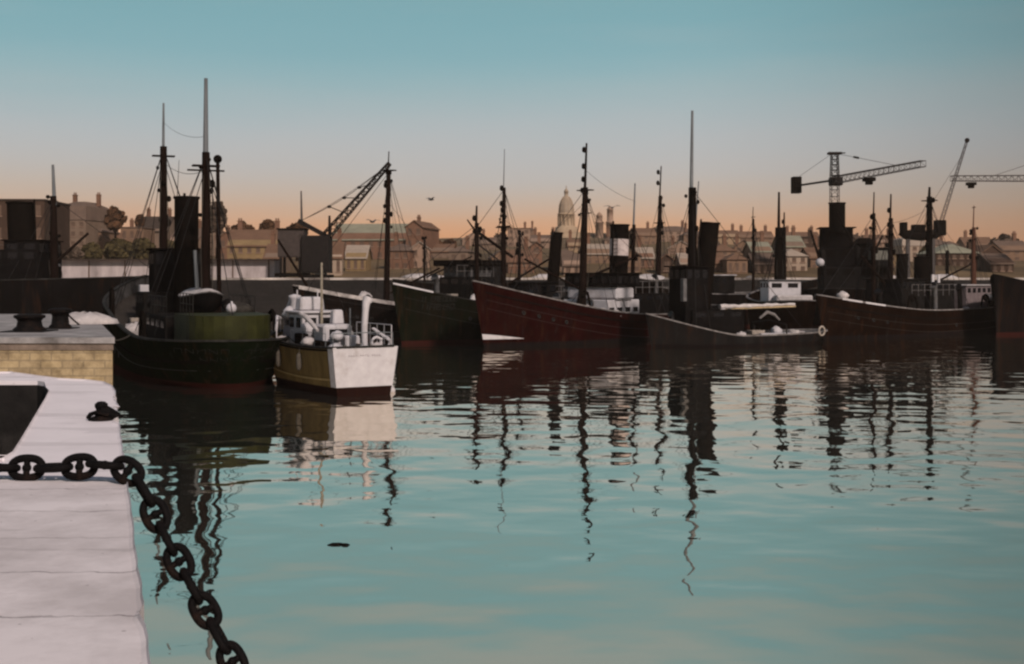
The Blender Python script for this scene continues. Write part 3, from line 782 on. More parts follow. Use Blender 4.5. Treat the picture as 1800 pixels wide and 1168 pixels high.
def loose(V, mb, name, m, label, cat, group=None):
    """a separate thing lying on a vessel; mesh given in the vessel's frame"""
    n = len(mb.v); cx_ = sum(v[0] for v in mb.v) / n; cy_ = sum(v[1] for v in mb.v) / n; cz_ = min(v[2] for v in mb.v)
    mb.v = [(v[0] - cx_, v[1] - cy_, v[2] - cz_) for v in mb.v]
    return tag(mb.build(name, m, None, loc=V.W(cx_, cy_, cz_), rz=V.rz), label, cat, group)
def coil(x, y, z, r, t=0.05):
    mb = MB(); pts = []
    for k in range(56):
        a = k * 0.42; rr = r * (0.55 + 0.45 * ((k % 15) / 15)); pts.append((x + rr * math.cos(a), y + rr * math.sin(a), z + t + 0.0016 * k * r / 0.1))
    return mb.path(pts, t, 5)
def bundle(x, y, z, r, sz, seed):
    r_ = random.Random(seed); mb = MB().ball((0, 0, 0), r, 9, sz)
    mb.v = [(x + v[0] * r_.uniform(.8, 1.25), y + v[1] * r_.uniform(.8, 1.25), z + v[2] * r_.uniform(.75, 1.2)) for v in mb.v]
    return mb
def crate(x, y, z, lx=0.75, ly=0.45, h=0.22):
    mb = MB(); mb.box((x, y, z + 0.02), (lx, ly, 0.03))
    for sg in (-1, 1):
        for kz in (0.3, 0.78): mb.box((x, y + sg * ly / 2, z + h * kz), (lx, 0.025, h * 0.38)); mb.box((x + sg * lx / 2, y, z + h * kz), (0.025, ly - 0.03, h * 0.38))
    for a in (-1, 1):
        for b_ in (-1, 1): mb.box((x + a * (lx / 2 - .03), y + b_ * (ly / 2 - .03), z + h / 2), (0.05, 0.05, h))
    return mb
BOXWOOD = mat('bleached_box_wood', (0.24, 0.20, 0.17), 0.85, 0.4, 5, 0.1, stain=(0.08, 0.06, 0.05))
def clutter(V, xs, who, seed, hi=0.0):
    """fish boxes, net bundles and coils along the visible port side of the deck"""
    r_ = random.Random(seed)
    for i, x in enumerate(xs):
        u = V.u_of(x); y = -max(0.0, V.B / 2 * V.f(u, V.w_of(u, V.deck_z(x))) - r_.uniform(0.85, 1.4)); z = V.deck_z(x) + 0.02
        k = i % 3
        if k == 0:
            n = r_.randint(2, 4) + int(hi)
            for q in range(n): loose(V, crate(x + r_.uniform(-.05, .05), y + r_.uniform(-.04, .04), z + q * 0.235), 'fish_box', BOXWOOD, 'pale wooden fish box stacked on the deck of the ' + who, 'fish box', 'fish boxes on the ' + who)
        elif k == 1: loose(V, bundle(x, y, z + 0.45 + hi * .3, 0.6, 0.75 + hi * .4, seed + i), 'net_bundle', CANVAS, 'pale net bundle heaped on the deck of the ' + who, 'nets', 'net bundles on the ' + who)
        else: loose(V, coil(x, y, z + 0.0, 0.4, 0.05), 'coiled_rope', BOXWOOD, 'coil of pale rope on the deck of the ' + who, 'rope', 'rope coils on the ' + who)
# ================================================================== vessels
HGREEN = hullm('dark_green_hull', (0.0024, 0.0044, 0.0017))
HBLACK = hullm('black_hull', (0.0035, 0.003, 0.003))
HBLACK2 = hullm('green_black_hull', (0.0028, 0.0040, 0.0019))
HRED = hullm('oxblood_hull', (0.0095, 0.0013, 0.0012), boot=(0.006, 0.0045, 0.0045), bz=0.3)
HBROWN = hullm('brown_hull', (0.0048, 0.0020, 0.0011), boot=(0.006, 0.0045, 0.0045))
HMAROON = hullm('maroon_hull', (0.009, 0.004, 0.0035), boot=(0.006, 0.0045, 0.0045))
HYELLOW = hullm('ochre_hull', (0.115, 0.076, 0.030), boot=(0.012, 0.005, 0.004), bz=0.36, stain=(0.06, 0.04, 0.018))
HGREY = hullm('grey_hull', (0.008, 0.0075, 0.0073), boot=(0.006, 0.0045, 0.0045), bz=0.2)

# ---- green steam trawler seen from her stern
V = Vessel('trawler', 'dark green steam trawler seen from her stern behind the ochre stone pier', 'trawler', (-24.46, 82.3), (0.40, -0.917), 32, 7.0, 5.0, 2.1, 2.2, um=0.8, p=2.0, rake=1.4, over=2.6)
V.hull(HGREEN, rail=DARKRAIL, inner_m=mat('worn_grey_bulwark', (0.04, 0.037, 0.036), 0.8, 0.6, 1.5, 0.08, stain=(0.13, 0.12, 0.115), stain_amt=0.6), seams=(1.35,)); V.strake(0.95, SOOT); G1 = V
c = MB(); prof = []
for k in range(13):
    a = -PI / 2 + PI * k / 12; prof.append((29.3 + 1.9 * math.cos(a), 1.85 * math.sin(a)))
prof = [(26.2, -1.95)] + prof + [(26.2, 1.95)]
c.prism(prof, 1.25, 3.25); c.build('stern_casing', OLIVE, V.root, bevel=0.22, seg=3)
V.house(21.8, 7.0, 4.4, 1.3, 3.05, DKGREY, name='engine_casing', wins=(2, 4), wh=0.35)
loose(V, bundle(24.4, 1.4, 3.3, 0.75, 0.5, 71), 'net_bundle', mat('dark_tarred_net', (0.03, 0.026, 0.022), 0.9, .5, 6, .05), 'dark net heap right of the canvas covered lifeboat', 'nets')
xf = V.s_at(327)
V.funnel(xf, 0.62, 2.9, V.z(xf, 347), SOOT, 0.2, r1=0.64)
xw = V.s_at(312)
V.house(xw - 0.5, 3.4, 4.0, 1.4, 4.1, DKGREY, name='bridge_house', wins=(3, 3), wh=0.4)
V.house(xw - 0.6, 2.2, 2.7, 4.1, V.z(xw, 440), BLACK, roof=SOOT, wins=(4, 3), wh=0.6)
xm = V.s_at(362)
V.mast(xm, 1.3, V.z(xm, 268), 0.2, 0.14, 0.0, top=V.z(xm, 138), top_r=0.11, top_m=GREYSPAR, lamps=(V.z(xm, 300),), crosstree=(V.z(xm, 292),), yard=[(V.z(xm, 300), 0.9)],
       stay_to=[(xm - 1.5, -2.9, None), (xm - 1.5, 2.9, None), (xm - 3, -3.0, None), (xm - 3, 3.0, None), (31.2, 0, 2.3)])
V.spar((xm - 1.0, 0.85, 1.3), (xm - 1.0, 0.75, V.z(xm, 272)), 0.13, 0.09, SPAR, 'derrick_post')
MB().ball((xm - 1.0, 0.75, V.z(xm, 276)), 0.22, 8).build('derrick_block', SOOT, V.root)
V.spar((xm - 0.4, -0.2, 1.4), (xm - 0.5, -0.45, V.z(xm, 440)), 0.1, 0.09, GREYSPAR, 'pale_post')
xq = V.s_at(287)
V.mast(xq, 1.6, V.z(xq, 258), 0.22, 0.15, 0.1, top=V.z(xq, 182), top_r=0.07, top_m=GREYSPAR, lamps=(V.z(xq, 300), V.z(xq, 268)), crosstree=(V.z(xq, 275),))
V.spar((xf + 0.2, -0.5, V.z(xf, 352)), (xf - 0.1, -0.35, V.z(xf, 282)), 0.02, 0.012, WIRE, 'aerial_rod')
V.gallows(24.0, 1); V.gallows(24.5, -1); V.gallows(10.5, -1); V.winch(9.0)
V.vent(19.5, -1.9, 1.3, 2.2, 0.2, DKGREY); V.vent(19.3, 1.9, 1.3, 2.2, 0.2, DKGREY)
MB().box((7.6, -0.9, 3.8), (0.7, 0.75, 1.3)).build('white_locker', WHITE, V.root, bevel=0.03)
MB().box((23.8, 1.9, 2.9), (1.6, 1.0, 0.6)).build('deck_locker', GREY, V.root, bevel=0.05)
MB().tube((23.2, 1.9, 1.3), (23.2, 1.9, 2.6), 0.1, n=8).build('locker_leg', DKGREY, V.root)
V.hatch(6.0, 2.0, 2.0)
V.ladder(xf + 0.75, 0.1, 3.0, V.z(xf, 360)); V.guard(18.5, 25.0, -2.1, 3.05, 6, DARKRAIL); V.guard(18.5, 25.0, 2.1, 3.05, 6, DARKRAIL)
V.wire((xm, 0, V.z(xm, 300)), (xq, 0, V.z(xq, 285)), 0.015, 'triatic_stay', 0.4); V.wire((xm, 0.0, V.z(xm, 240)), (xq, 0.0, V.z(xq, 215)), 0.01, 'aerial_wire', 0.35)
V.ladder(xm - 0.9, 0.2, 3.0, V.z(xm, 320), 0.5); V.ports((8, 10, 12, 14, 16, 18), 1.5)
V.guard(26.6, 30.2, -1.7, 3.25, 4, DARKRAIL)
# pale bulwark stiffeners on the port quarter, imitating its sunlit inner face
bs = MB()
for k in range(8):
    u = 0.50 + k * 0.05; q = V.pt(u, 1, -1, 0.12); bs.bar((q.x, q.y, q.z), (q.x, q.y + 0.3, q.z - 0.82), 0.09, 0.05)
bs.build('bulwark_stay', RAIL, V.root)
# stern lettering curves round the counter: two rows
def stern_letters(V, a0, a1, z, h, n, seed, m=LETTER):
    r_ = random.Random(seed); mb = MB()
    def on(a, zz):
        # a = angle-like parameter across the stern: map to u near 1
        side = -1 if a < 0 else 1
        u = 1 - min(0.24, (abs(a) ** 2.0) * 0.24)
        return V.pt(u, V.w_of(u, zz), side, -0.03) + Vector((0.03, 0, 0))
    st = (a1 - a0) / n
    for i in range(n):
        if i == n // 2 - 1 and n > 8: continue
        a = a0 + st * (i + 0.12); b = a0 + st * (i + 0.78)
        for (p, q) in [((a, z - h / 2), (a, z + h / 2)), ((b, z - h / 2), (b, z + h / 2)), ((a, z + (h / 2 if r_.random() < .5 else 0)), (b, z + (h / 2 if r_.random() < .6 else -h / 2)))]:
            mb.tube(on(*p), on(*q), h * 0.06, n=4)
    return mb.build('lettering', m, V.root)
stern_letters(V, -0.55, 0.62, 1.72, 0.2, 12, 3); stern_letters(V, -0.34, 0.28, 1.38, 0.18, 7, 5)

clutter(V, [15.0, 17.0, 24.5], 'green trawler', 40)
lb = rowboat('lifeboat', 'lifeboat under a pale canvas cover on the green trawler aft of its funnel', V.W(22.0, 0, 3.12), V.rz, 5.2, 2.0, 1.05, BLACK, CANVAS, cat='lifeboat')
for xk_ in (-1.3, 1.3): MB().box((xk_, 0, -0.0), (0.15, 1.5, 0.3)).build('chock', SPAR, lb)
fl_ = MB().ball((0, 0, 0), 0.24, 12, 1.0); fl_.lathe([(0.07, 0.2), (0.06, 0.32), (0.03, 0.33)], (0, 0, 0), 8)
tag(fl_.build('net_float', WHITE, None, loc=V.W(28.2, 0.35, 3.5)), 'round white float on the olive stern casing of the green trawler', 'float')

# ---- white and ochre launch
V = Vessel('motor_launch', 'ochre sided motor launch with white transom and large white cowl ventilator', 'launch', (-11.1, 60.1), (0.5, -0.866), 10.0, 3.45, 2.35, 1.95, 2.02, um=0.7, p=2, rake=0.7, over=0.25, bulwark=0.45, transom=0.84)
V.hull(HYELLOW, rail=DARKRAIL, deckm=GREY); L2 = V
tp = MB(); nw = 12
for side in (-1, 1):
    vs = []
    for u in (0.955, 0.97, 0.985, 1.0):
        for j in range(nw + 1):
            z = 0.37 + (V.sheer(u) - 0.36 - 0.0) * j / nw; vs.append(V.pt(u, V.w_of(u, z), side, -0.016))
    fs = [(i * (nw + 1) + j, (i + 1) * (nw + 1) + j, (i + 1) * (nw + 1) + j + 1, i * (nw + 1) + j + 1) for i in range(3) for j in range(nw)]
    tp.add(vs, [f if side < 0 else f[::-1] for f in fs])
ring = []
for side, rng in ((-1, range(nw + 1)), (1, range(nw, -1, -1))):
    for j in rng:
        z = 0.37 + (V.sheer(1) - 0.36) * j / nw; q = V.pt(1, V.w_of(1, z), side, -0.016); ring.append((q.x + 0.02, q.y, q.z))
tp.add(ring, [tuple(range(len(ring)))[::-1]])
tp.build('transom', WHITE, V.root)
stt = MB()
for i in range(14):
    if i in (4, 9): continue
    y0 = -0.75 + i * 0.105
    stt.box((V.pt(1, V.w_of(1, 1.68), 1).x + 0.028, y0, 1.68), (0.012, 0.014, 0.08)); stt.box((V.pt(1, V.w_of(1, 1.68), 1).x + 0.028, y0 + 0.035, 1.68 + rnd.choice((-.034, .034, 0))), (0.012, 0.06, 0.013))
stt.build('lettering', mat('grey_lettering', (0.2, 0.18, 0.18), 0.8), V.root)
V.strake(1.33, mat('yellow_strake', (0.22, 0.15, 0.055), 0.7, 0.3), 0.07, u1=0.955)
V.strake(0.10, SOOT, 0.07, 'gunwale_strake', u1=0.955)
def lh(*a, **k): return V.house(*a, **k)
h = lh(3.9, 1.7, 1.7, 1.5, 3.3, WHITE, roof=WHITE, wins=(2, 2), wh=0.45, bevel=0.08, door=False)
MB().box((3.5, 0.0, 3.7), (0.8, 1.2, 0.65), taper=0.9).build('flying_bridge', WHITE, h, bevel=0.08)
MB().box((4.77, 0.35, 2.25), (0.05, 0.62, 1.35)).build('door', SPAR, h)
fw = V.house(1.75, 1.3, 1.05, 1.7, 3.3, WHITE, name='forward_cabin', wins=(0, 1), wh=0.4, bevel=0.12, taper=0.82)
MB().lathe([(0.2, 0), (0.24, 0.1), (0.2, 0.5), (0.28, 0.62), (0.3, 0.75), (0.05, 0.82)], (1.5, 0.0, 3.3), 14).build('searchlight', WHITE, fw)
MB().path([(1.0, -0.75, 2.35), (1.0, -0.7, 2.9), (0.7, -0.6, 3.05), (0.35, -0.3, 2.95)], 0.07, 8).build('bow_rail', WHITE, V.root)
for sy in (-1, 1):
    MB().path([(0.5, sy * 0.35, 2.3), (0.5, sy * 0.38, 2.95), (1.6, sy * 0.95, 2.9), (2.8, sy * 1.35, 2.8), (2.8, sy * 1.35, 2.05)], 0.025, 6).build('guard_rail', WHITE, V.root)
V.house(6.1, 1.3, 1.35, 1.5, 2.85, WHITE, name='engine_hatch', bevel=0.1, wins=(1, 0), wh=0.35, y=0.1)
MB().box((5.7, 0.45, 3.15), (0.5, 0.55, 0.65), taper=0.8).build('instrument_box', WHITE, V.root, bevel=0.06)
MB().box((6.95, 0.55, 2.0), (0.8, 0.7, 0.75)).build('bench', WHITE, V.root, bevel=0.06)
MB().box((6.6, -0.75, 1.9), (1.6, 0.5, 0.5)).build('dark_locker', SOOT, V.root, bevel=0.04)
MB().box((5.1, -1.0, 2.0), (0.9, 0.35, 0.85)).build('dark_locker', SOOT, V.root, bevel=0.04)
xm = V.s_at(533)
V.mast(5.0, 1.5, V.z(5.0, 462), 0.055, 0.035, 0.0, m=mat('greyed_pine_spar', (0.26, 0.22, 0.17), 0.8, .3, 4, .1), stays=False, y=0.0)
V.vent(8.6, 0.55, 1.5, 2.5, 0.135, WHITE, ang=PI * 0.62)
MB().lathe([(0.3, 0), (0.34, 0.12), (0.3, 0.36), (0.18, 0.5)], (8.6, 0.55, 1.52), 16).build('ventilator_base', WHITE, V.root)
MB().tube((8.2, 0.05, 1.5), (8.2, 0.05, 3.6), 0.03, n=6).build('flagstaff', GREYSPAR, V.root)
for sy, lab in ((0.85, 'inner white lifebuoy standing by the launch ventilator'), (1.25, 'outer white lifebuoy at the starboard quarter of the launch')):
    loose(V, MB().path([(9.2, sy + 0.22 * math.cos(t * PI / 8), 2.16 + 0.22 * math.sin(t * PI / 8)) for t in range(16)], 0.06, 8, True), 'lifebuoy', WHITE, lab, 'lifebuoy', 'lifebuoys on the launch')
loose(V, MB().bar((8.7, 0.9, 2.75), (9.6, 1.3, 2.25), 0.16, 0.05), 'gangplank', WHITE, 'short white plank leaning over the launch lifebuoys', 'plank')
loose(V, bundle(9.5, 0.75, 1.85, 0.34, 0.9, 3), 'canvas_bundle', CANVAS, 'pale canvas bundle in the stern of the launch beside the lifebuoys', 'bundle')
loose(V, coil(8.2, -0.3, 1.52, 0.35, 0.045), 'coiled_rope', CANVAS, 'coil of rope on the launch deck before the ventilator', 'rope')
loose(V, bundle(9.3, -1.05, 1.9, 0.36, 0.75, 8), 'canvas_bundle', WHITE, 'white canvas bundle at the port corner of the launch transom', 'bundle')
loose(V, crate(7.9, -0.9, 1.55, 0.7, 0.5, 0.4), 'crate', SPAR, 'dark slatted crate on the port side of the launch deck', 'crate')
for k, x in enumerate((5.2, 6.6, 8.0, 9.3)):
    MB().tube((x, -1.5, 1.9), (x, -1.5, 2.6), 0.018, n=5).build('stanchion', GREYSPAR, V.root)
MB().tube((5.2, -1.5, 2.58), (9.3, -1.5, 2.58), 0.014, n=5).build('life_line', GREYSPAR, V.root)
for k, (u, lab) in enumerate(((0.42, 'forward rope fender hanging on the ochre launch side'), (0.68, 'after rope fender hanging on the ochre launch side'))):
    q = V.pt(u, V.w_of(u, 1.25), -1, -0.13)
    fb = MB().lathe([(0.03, 0.42), (0.10, 0.34), (0.12, 0.1), (0.12, -0.15), (0.09, -0.3), (0.02, -0.34)], (q.x, q.y, q.z), 10); fb.tube((q.x, q.y, q.z + 0.4), (q.x, q.y + 0.08, V.sheer(u) + 0.05), 0.018, n=5)
    loose(V, fb, 'fender', ROPE, lab, 'fender', 'fenders on the launch')
V.wire((5.0, 0, V.z(5.0, 466)), (0.4, 0, 2.4), 0.012, 'forestay'); V.wire((5.0, 0, V.z(5.0, 466)), (9.8, 0, 2.1), 0.012, 'backstay')
MB().path([(9.75, -1.35, 2.05), (9.75, -1.35, 2.6), (9.75, 0.2, 2.62), (9.75, 1.35, 2.6), (9.75, 1.35, 2.05)], 0.022, 6).build('stern_rail', GREYSPAR, V.root)
loose(V, bundle(3.0, -1.15, 1.95, 0.4, 0.7, 77), 'canvas_bundle', CANVAS, 'pale canvas bundle on the side deck beside the launch cabin', 'bundle')
for k, (x, y, z, r, szz, mm, nm, lab) in enumerate((
    (2.6, 0.75, 2.0, 0.34, 1.3, WHITE, 'canvas_bundle', 'tall white canvas bundle at the starboard bow of the launch'),
    (2.7, -0.7, 3.25, 0.3, 1.0, WHITE, 'canvas_bundle', 'rounded white canvas bundle between the launch cabins'),
    (4.9, -0.55, 2.55, 0.36, 1.2, WHITE, 'canvas_bundle', 'white canvas bundle hung abaft the launch cabin'),
    (5.35, 0.95, 2.35, 0.38, 1.1, CANVAS, 'canvas_bundle', 'grey white canvas bundle starboard of the engine hatch'),
    (7.3, -0.2, 2.35, 0.3, 0.8, WHITE, 'canvas_bundle', 'white canvas bundle aft of the engine hatch'),
    (6.3, -1.15, 2.1, 0.3, 0.7, CANVAS, 'canvas_bundle', 'pale canvas bundle on the dark locker of the launch'))):
    loose(V, bundle(x, y, z, r, szz, 90 + k), nm, mm, lab, 'bundle')
for k, (x, y) in enumerate(((7.7, 0.9), (8.7, -0.65))):
    loose(V, crate(x, y, 1.55, 0.6, 0.45, 0.5), 'crate', BOXWOOD, ('pale slatted crate starboard of the launch bench', 'pale slatted crate near the launch transom')[k], 'crate')
V.guard(5.6, 9.4, 1.45, 1.95, 5, WHITE)
MB().path([(4.6, -0.9, 3.3), (5.6, -0.95, 3.15), (6.6, -0.8, 2.6)], [0.09, 0.13, 0.07], 7).build('rolled_awning', CANVAS, V.root)
for sy in (-0.5, 0.5): MB().tube((3.2, sy, 3.3), (3.2, sy, 4.35), 0.03, n=6).build('awning_pole', WHITE, V.root)
MB().path([(0.9, -0.15, 2.3), (0.75, -0.1, 3.3), (0.95, 0.05, 3.9), (1.25, 0.1, 3.75)], [0.11, 0.13, 0.12, 0.06], 8).build('bow_davit', WHITE, V.root)
g = G(688, 689, 0.0)
b = MB().ball((0, 0, 0.05), 0.17, 10); b.lathe([(0.05, 0.2), (0.05, 0.3), (0.02, 0.31)], (0, 0, 0), 8)
tag(b.build('mooring_buoy', WHITE, None, loc=g), 'small white buoy floating beside the white transom', 'buoy')

# ---- the three trawlers with their bows to the left
AFT = (0.65, 0.76)
V = Vessel('trawler', 'black trawler half hidden behind the white launch, pale rail and tall mast', 'trawler', (-16, 90), AFT, 30, 6.0, 4.3, 2.3, 2.6, rake=1.3, over=2.2)
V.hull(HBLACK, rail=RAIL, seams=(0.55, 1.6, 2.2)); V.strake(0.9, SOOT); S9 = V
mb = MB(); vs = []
for k in range(21):
    u = 0.01 + 0.24 * k / 20
    for dz, ins in ((0.075, 0.2), (0.075, -0.05), (-0.2, -0.05)):
        q = V.pt(u, 1, -1, ins); vs.append((q.x, q.y, q.z + dz))
mb.add(vs, [(i * 3 + k, i * 3 + 3 + k, i * 3 + 4 + k, i * 3 + 1 + k) for i in range(20) for k in range(2)]); mb.build('worn_bow_rail', mat('scuffed_white_paint', (0.26, 0.23, 0.22), 0.8, .6, 1.2, .1, stain=(.05, .04, .035), stain_amt=.9), V.root)
x = V.s_at(679); V.mast(x, 2.2, V.z(x, 300), 0.19, 0.13, 0.25, top=V.z(x, 266), lamps=(V.z(x, 330), V.z(x, 392)), crosstree=(V.z(x, 300),), top_r=0.05)
x = V.s_at(822)
V.house(x, 3.2, 3.6, 1.6, 4.9, DKGREY, name='bridge_house', wins=(3, 3), wh=0.4)
V.house(x, 2.6, 3.2, 4.9, V.z(x, 468), GREY, name='wheelhouse', wins=(5, 4), wh=0.42, wz=V.z(x, 475))
MB().box((x, 0, V.z(x, 463)), (4.0, 4.3, 0.5)).build('awning', SOOT, V.root, bevel=0.06)
clutter(V, [4.0, 6.0, 8.0, 9.6, 14.5], 'black trawler behind the launch', 50, 1)
V.spar((1.0, -0.4, 4.3), (-2.6, -1.6, V.z(1, 425)), 0.1, 0.08, SPAR, 'bow_derrick')
V.gallows(11.5, -1); V.gallows(23.5, -1); V.winch(11.8); V.hatch(6.5, 2, 1.8); V.ports((3, 4.2, 5.4, 6.6), 1.5); V.guard(15.5, 20, -1.9, 4.9, 5)
V.vent(19.8, -1.2, 1.7, 2.3, 0.2, GREY)
x2 = 25.5; V.mast(x2, 1.9, 9.0, 0.14, 0.09, 0.2, lamps=(7.6,))

V = Vessel('trawler', 'green black trawler with faded bow lettering between white launch and oxblood trawler', 'trawler', (-8.7, 89), AFT, 31, 6.0, 4.45, 2.1, 2.5, rake=1.3, over=2.2)
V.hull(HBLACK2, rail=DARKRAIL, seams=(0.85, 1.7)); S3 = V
mb = MB(); vs = []
for k in range(13):
    u = 0.002 + 0.085 * k / 12
    for dz, ins in ((0.075, 0.15), (0.075, -0.05), (-0.05, -0.05)):
        q = V.pt(u, 1, -1, ins); vs.append((q.x, q.y, q.z + dz))
mb.add(vs, [(i * 3 + k, i * 3 + 3 + k, i * 3 + 4 + k, i * 3 + 1 + k) for i in range(12) for k in range(2)]); mb.build('worn_bow_rail', WHITE, V.root)
V.letters(2.0, 4.6, 3.3, 0.42, -1, 9, seed=1); V.letters(2.05, 4.5, 2.72, 0.46, -1, 5, seed=4)
x = V.s_at(838)
V.mast(x, 2.2, V.z(x, 392), 0.17, 0.12, 0.0, top=V.z(x, 362), lamps=(V.z(x, 388),), top_r=0.09)
zq = V.z(x, 395)
V.spar((x - 1.4, -0.3, V.z(x, 388)), (x, 0, V.z(x, 410)), 0.05, 0.09, SPAR, 'gaff')
V.spar((x + 0.1, 0, V.z(x, 408)), (x + 4.4, 0.1, V.z(x + 4, 452)), 0.13, 0.12, SPAR, 'boom')
V.spar((x + 0.3, 0.1, V.z(x, 430)), (x + 3.2, 0.2, V.z(x + 3, 462)), 0.06, 0.06, WIRE, 'boom_tackle')
x = V.s_at(884)
V.mast(x, 2.0, V.z(x, 330), 0.2, 0.1, 0.15, top=V.z(x, 262), lamps=(V.z(x, 335), V.z(x, 362)), crosstree=(V.z(x, 400),), top_r=0.035, yard=[(V.z(x, 398), 0.7)], top_m=GREYSPAR)
clutter(V, [5.0, 7.0, 9.5, 13.5, 15.0], 'green black trawler', 60, 1)
x = V.s_at(930); V.house(x, 3.2, 3.2, 1.5, 4.4, DKGREY, roof=DKGREY, wins=(4, 3), wh=0.5)
V.house(x + 4.6, 6, 2.6, 1.5, 3.2, DKGREY, name='engine_casing', wins=(0, 4), wh=0.3)
x = V.s_at(969); V.funnel(x, 0.5, 3.0, V.z(x, 409), SOOT, 0.75, r1=0.5)
x = V.s_at(964); V.mast(x + 5, 2.0, V.z(x + 5, 385), 0.09, 0.06, 0.1, top=V.z(x + 5, 354), top_r=0.03, yard=[(V.z(x + 5, 375), 0.6)], stays=False)
V.gallows(11.0, -1); V.gallows(24, -1); V.winch(10.8); V.hatch(6.2, 2, 1.8); V.ports((5.6, 6.8, 8.0), 1.4); V.guard(16, 22, -1.4, 3.2, 6); V.vent(17.3, -1.2, 1.6, 2.2, 0.2, GREY)

V = Vessel('trawler', 'oxblood red trawler with a black and white banded funnel and white deckhouse', 'trawler', (-2.74, 85), AFT, 32, 6.3, 4.65, 1.95, 2.4, um=0.62, p=2.0, rake=1.5, over=2.2)
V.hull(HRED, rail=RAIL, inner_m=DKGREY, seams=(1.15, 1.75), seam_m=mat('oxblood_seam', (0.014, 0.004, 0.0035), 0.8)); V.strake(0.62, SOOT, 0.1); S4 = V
# white bow wave-line wedge painted at the stem foot
mb = MB(); vs = []
for k in range(15):
    x_ = 0.03 + 0.098 * k / 14; hh = 0.36 * (1 - (k / 14) ** 1.2) + 0.02
    for z in (0.56, 0.56 + hh):
        u = max(0.0005, x_ - 0.03); q = V.pt(u, V.w_of(u, z), -1, -0.02); vs.append(q)
mb.add(vs, [(2 * i, 2 * i + 2, 2 * i + 3, 2 * i + 1) for i in range(14)]); mb.build('white_bow_mark', WHITE, V.root)
x = V.s_at(1031)
V.mast(x - 0.6, 2.0, V.z(x, 330), 0.26, 0.16, 0.45, top=V.z(x, 252), lamps=(V.z(x, 268), V.z(x, 297), V.z(x, 320)), crosstree=(V.z(x, 335),), top_r=0.09, nest=None)
xh = x + 1.9
V.house(xh, 4.2, 4.3, 1.2, 3.15, WHITE, name='white_deckhouse', wins=(0, 4), wh=0.35, wz=2.4)
V.house(xh - 0.1, 2.3, 4.9, 3.15, 4.15, WHITE, name='bridge_front', bevel=0.18, wins=(0, 0))
V.house(xh + 0.1, 3.0, 5.1, 4.15, V.z(xh, 482), BLACK, roof=SOOT, wins=(6, 4), wh=0.5)
MB().lathe([(0.35, 0), (0.35, 0.05), (0.12, 0.1), (0.1, 0.7), (0.16, 0.72), (0.16, 0.86), (0.02, 0.9)], (xh, -1.2, V.z(xh, 480)), 12).build('compass_stand', SOOT, V.root)
loose(V, MB().path([(xh - 2.2, -0.5 + 0.36 * math.cos(t * PI / 8), 2.9 + 0.36 * math.sin(t * PI / 8)) for t in range(16)], 0.07, 8, True), 'lifebuoy', GREY, 'grey lifebuoy hung on the white deckhouse of the oxblood trawler', 'lifebuoy')
xf = V.s_at(1086)
V.house(xf + 2.2, 7.0, 3.0, 1.2, 3.6, BLACK, name='engine_casing', wins=(0, 5), wh=0.3)
V.funnel(xf, 0.74, 3.3, V.z(xf, 395), SOOT, 0.25, band=(V.z(xf, 450), V.z(xf, 421)))
x = V.s_at(1110)
V.mast(x, 1.5, V.z(x, 395), 0.16, 0.11, 0.35, top=V.z(x, 322), top_r=0.07, top_m=GREYSPAR, lamps=(V.z(x, 420),), crosstree=None)
V.gallows(9.0, -1, m=SOOT); V.gallows(24.5, -1); V.winch(9.5); V.hatch(5.2, 2.2, 2.0); V.ports((3.2, 4.4, 5.6, 6.8), 1.45); V.guard(xh + 2.4, xh + 9, -1.6, 3.6, 7); V.ladder(xf - 0.8, -0.2, 3.6, V.z(xf, 402), 0.25)
V.wire((xf + 2.5, 0, 11.0), (xh - 2.2, 0, 13.2), 0.014, 'triatic_stay', 0.3)
V.vent(xf - 1.6, -1.7, 1.3, 2.9, 0.22, GREY); V.vent(xf + 3.5, -1.3, 3.6, 1.3, 0.18, GREY)
for k in range(3):
    q = V.pt(0.30 + 0.055 * k, 1, -1, 0.45); loose(V, bundle(q.x, q.y, q.z - 0.25, 0.4, 1.0, 20 + k), 'net_bundle', CANVAS, 'pale net bundle at the port rail of the oxblood trawler', 'nets', 'net bundles on the oxblood trawler')
clutter(V, [2.6, 4.0, 5.6, 7.0, 13.2, 20.5], 'oxblood trawler foredeck and waist', 5)
V = S4; xb = S4.s_at(1031) - 0.4
V.spar((xb + 0.3, -0.3, 4.9), (xb + 5.2, -1.5, 6.6), 0.11, 0.09, SPAR, 'derrick_boom'); V.wire((xb + 5.2, -1.5, 6.6), (xb, 0, 10.5), 0.016, 'topping_lift')
V.spar((xb - 0.3, 0.2, 4.0), (xb - 6.5, 0.4, 6.2), 0.10, 0.08, SPAR, 'derrick_boom'); V.wire((xb - 6.5, 0.4, 6.2), (xb, 0, 10.5), 0.016, 'topping_lift')
V.vent(7.6, 0.8, 1.6, 2.1, 0.2, DKGREY); V.vent(8.2, -1.1, 1.5, 2.0, 0.18, GREY)
sb = rowboat('ship_boat', 'dark covered boat on the engine casing of the oxblood trawler aft of its funnel', V.W(xf + 3.4, -0.6, 3.95), V.rz, 4.2, 1.7, 0.85, BLACK, CANVAS)
for k in (-1.1, 1.1): MB().box((k, 0, -0.15), (0.14, 1.2, 0.42)).build('chock', SPAR, sb)
V = S3; xb = S3.s_at(884)
V.spar((xb + 0.3, 0, 4.2), (xb + 4.5, -1.2, 6.4), 0.1, 0.08, SPAR, 'derrick_boom'); V.wire((xb + 4.5, -1.2, 6.4), (xb, 0, 9.6), 0.016, 'topping_lift')
V.vent(20.5, -1.3, 1.6, 2.6, 0.2, DKGREY); V.vent(22.0, 0.9, 1.6, 2.3, 0.2, GREY)
V = S9; xb = S9.s_at(679)
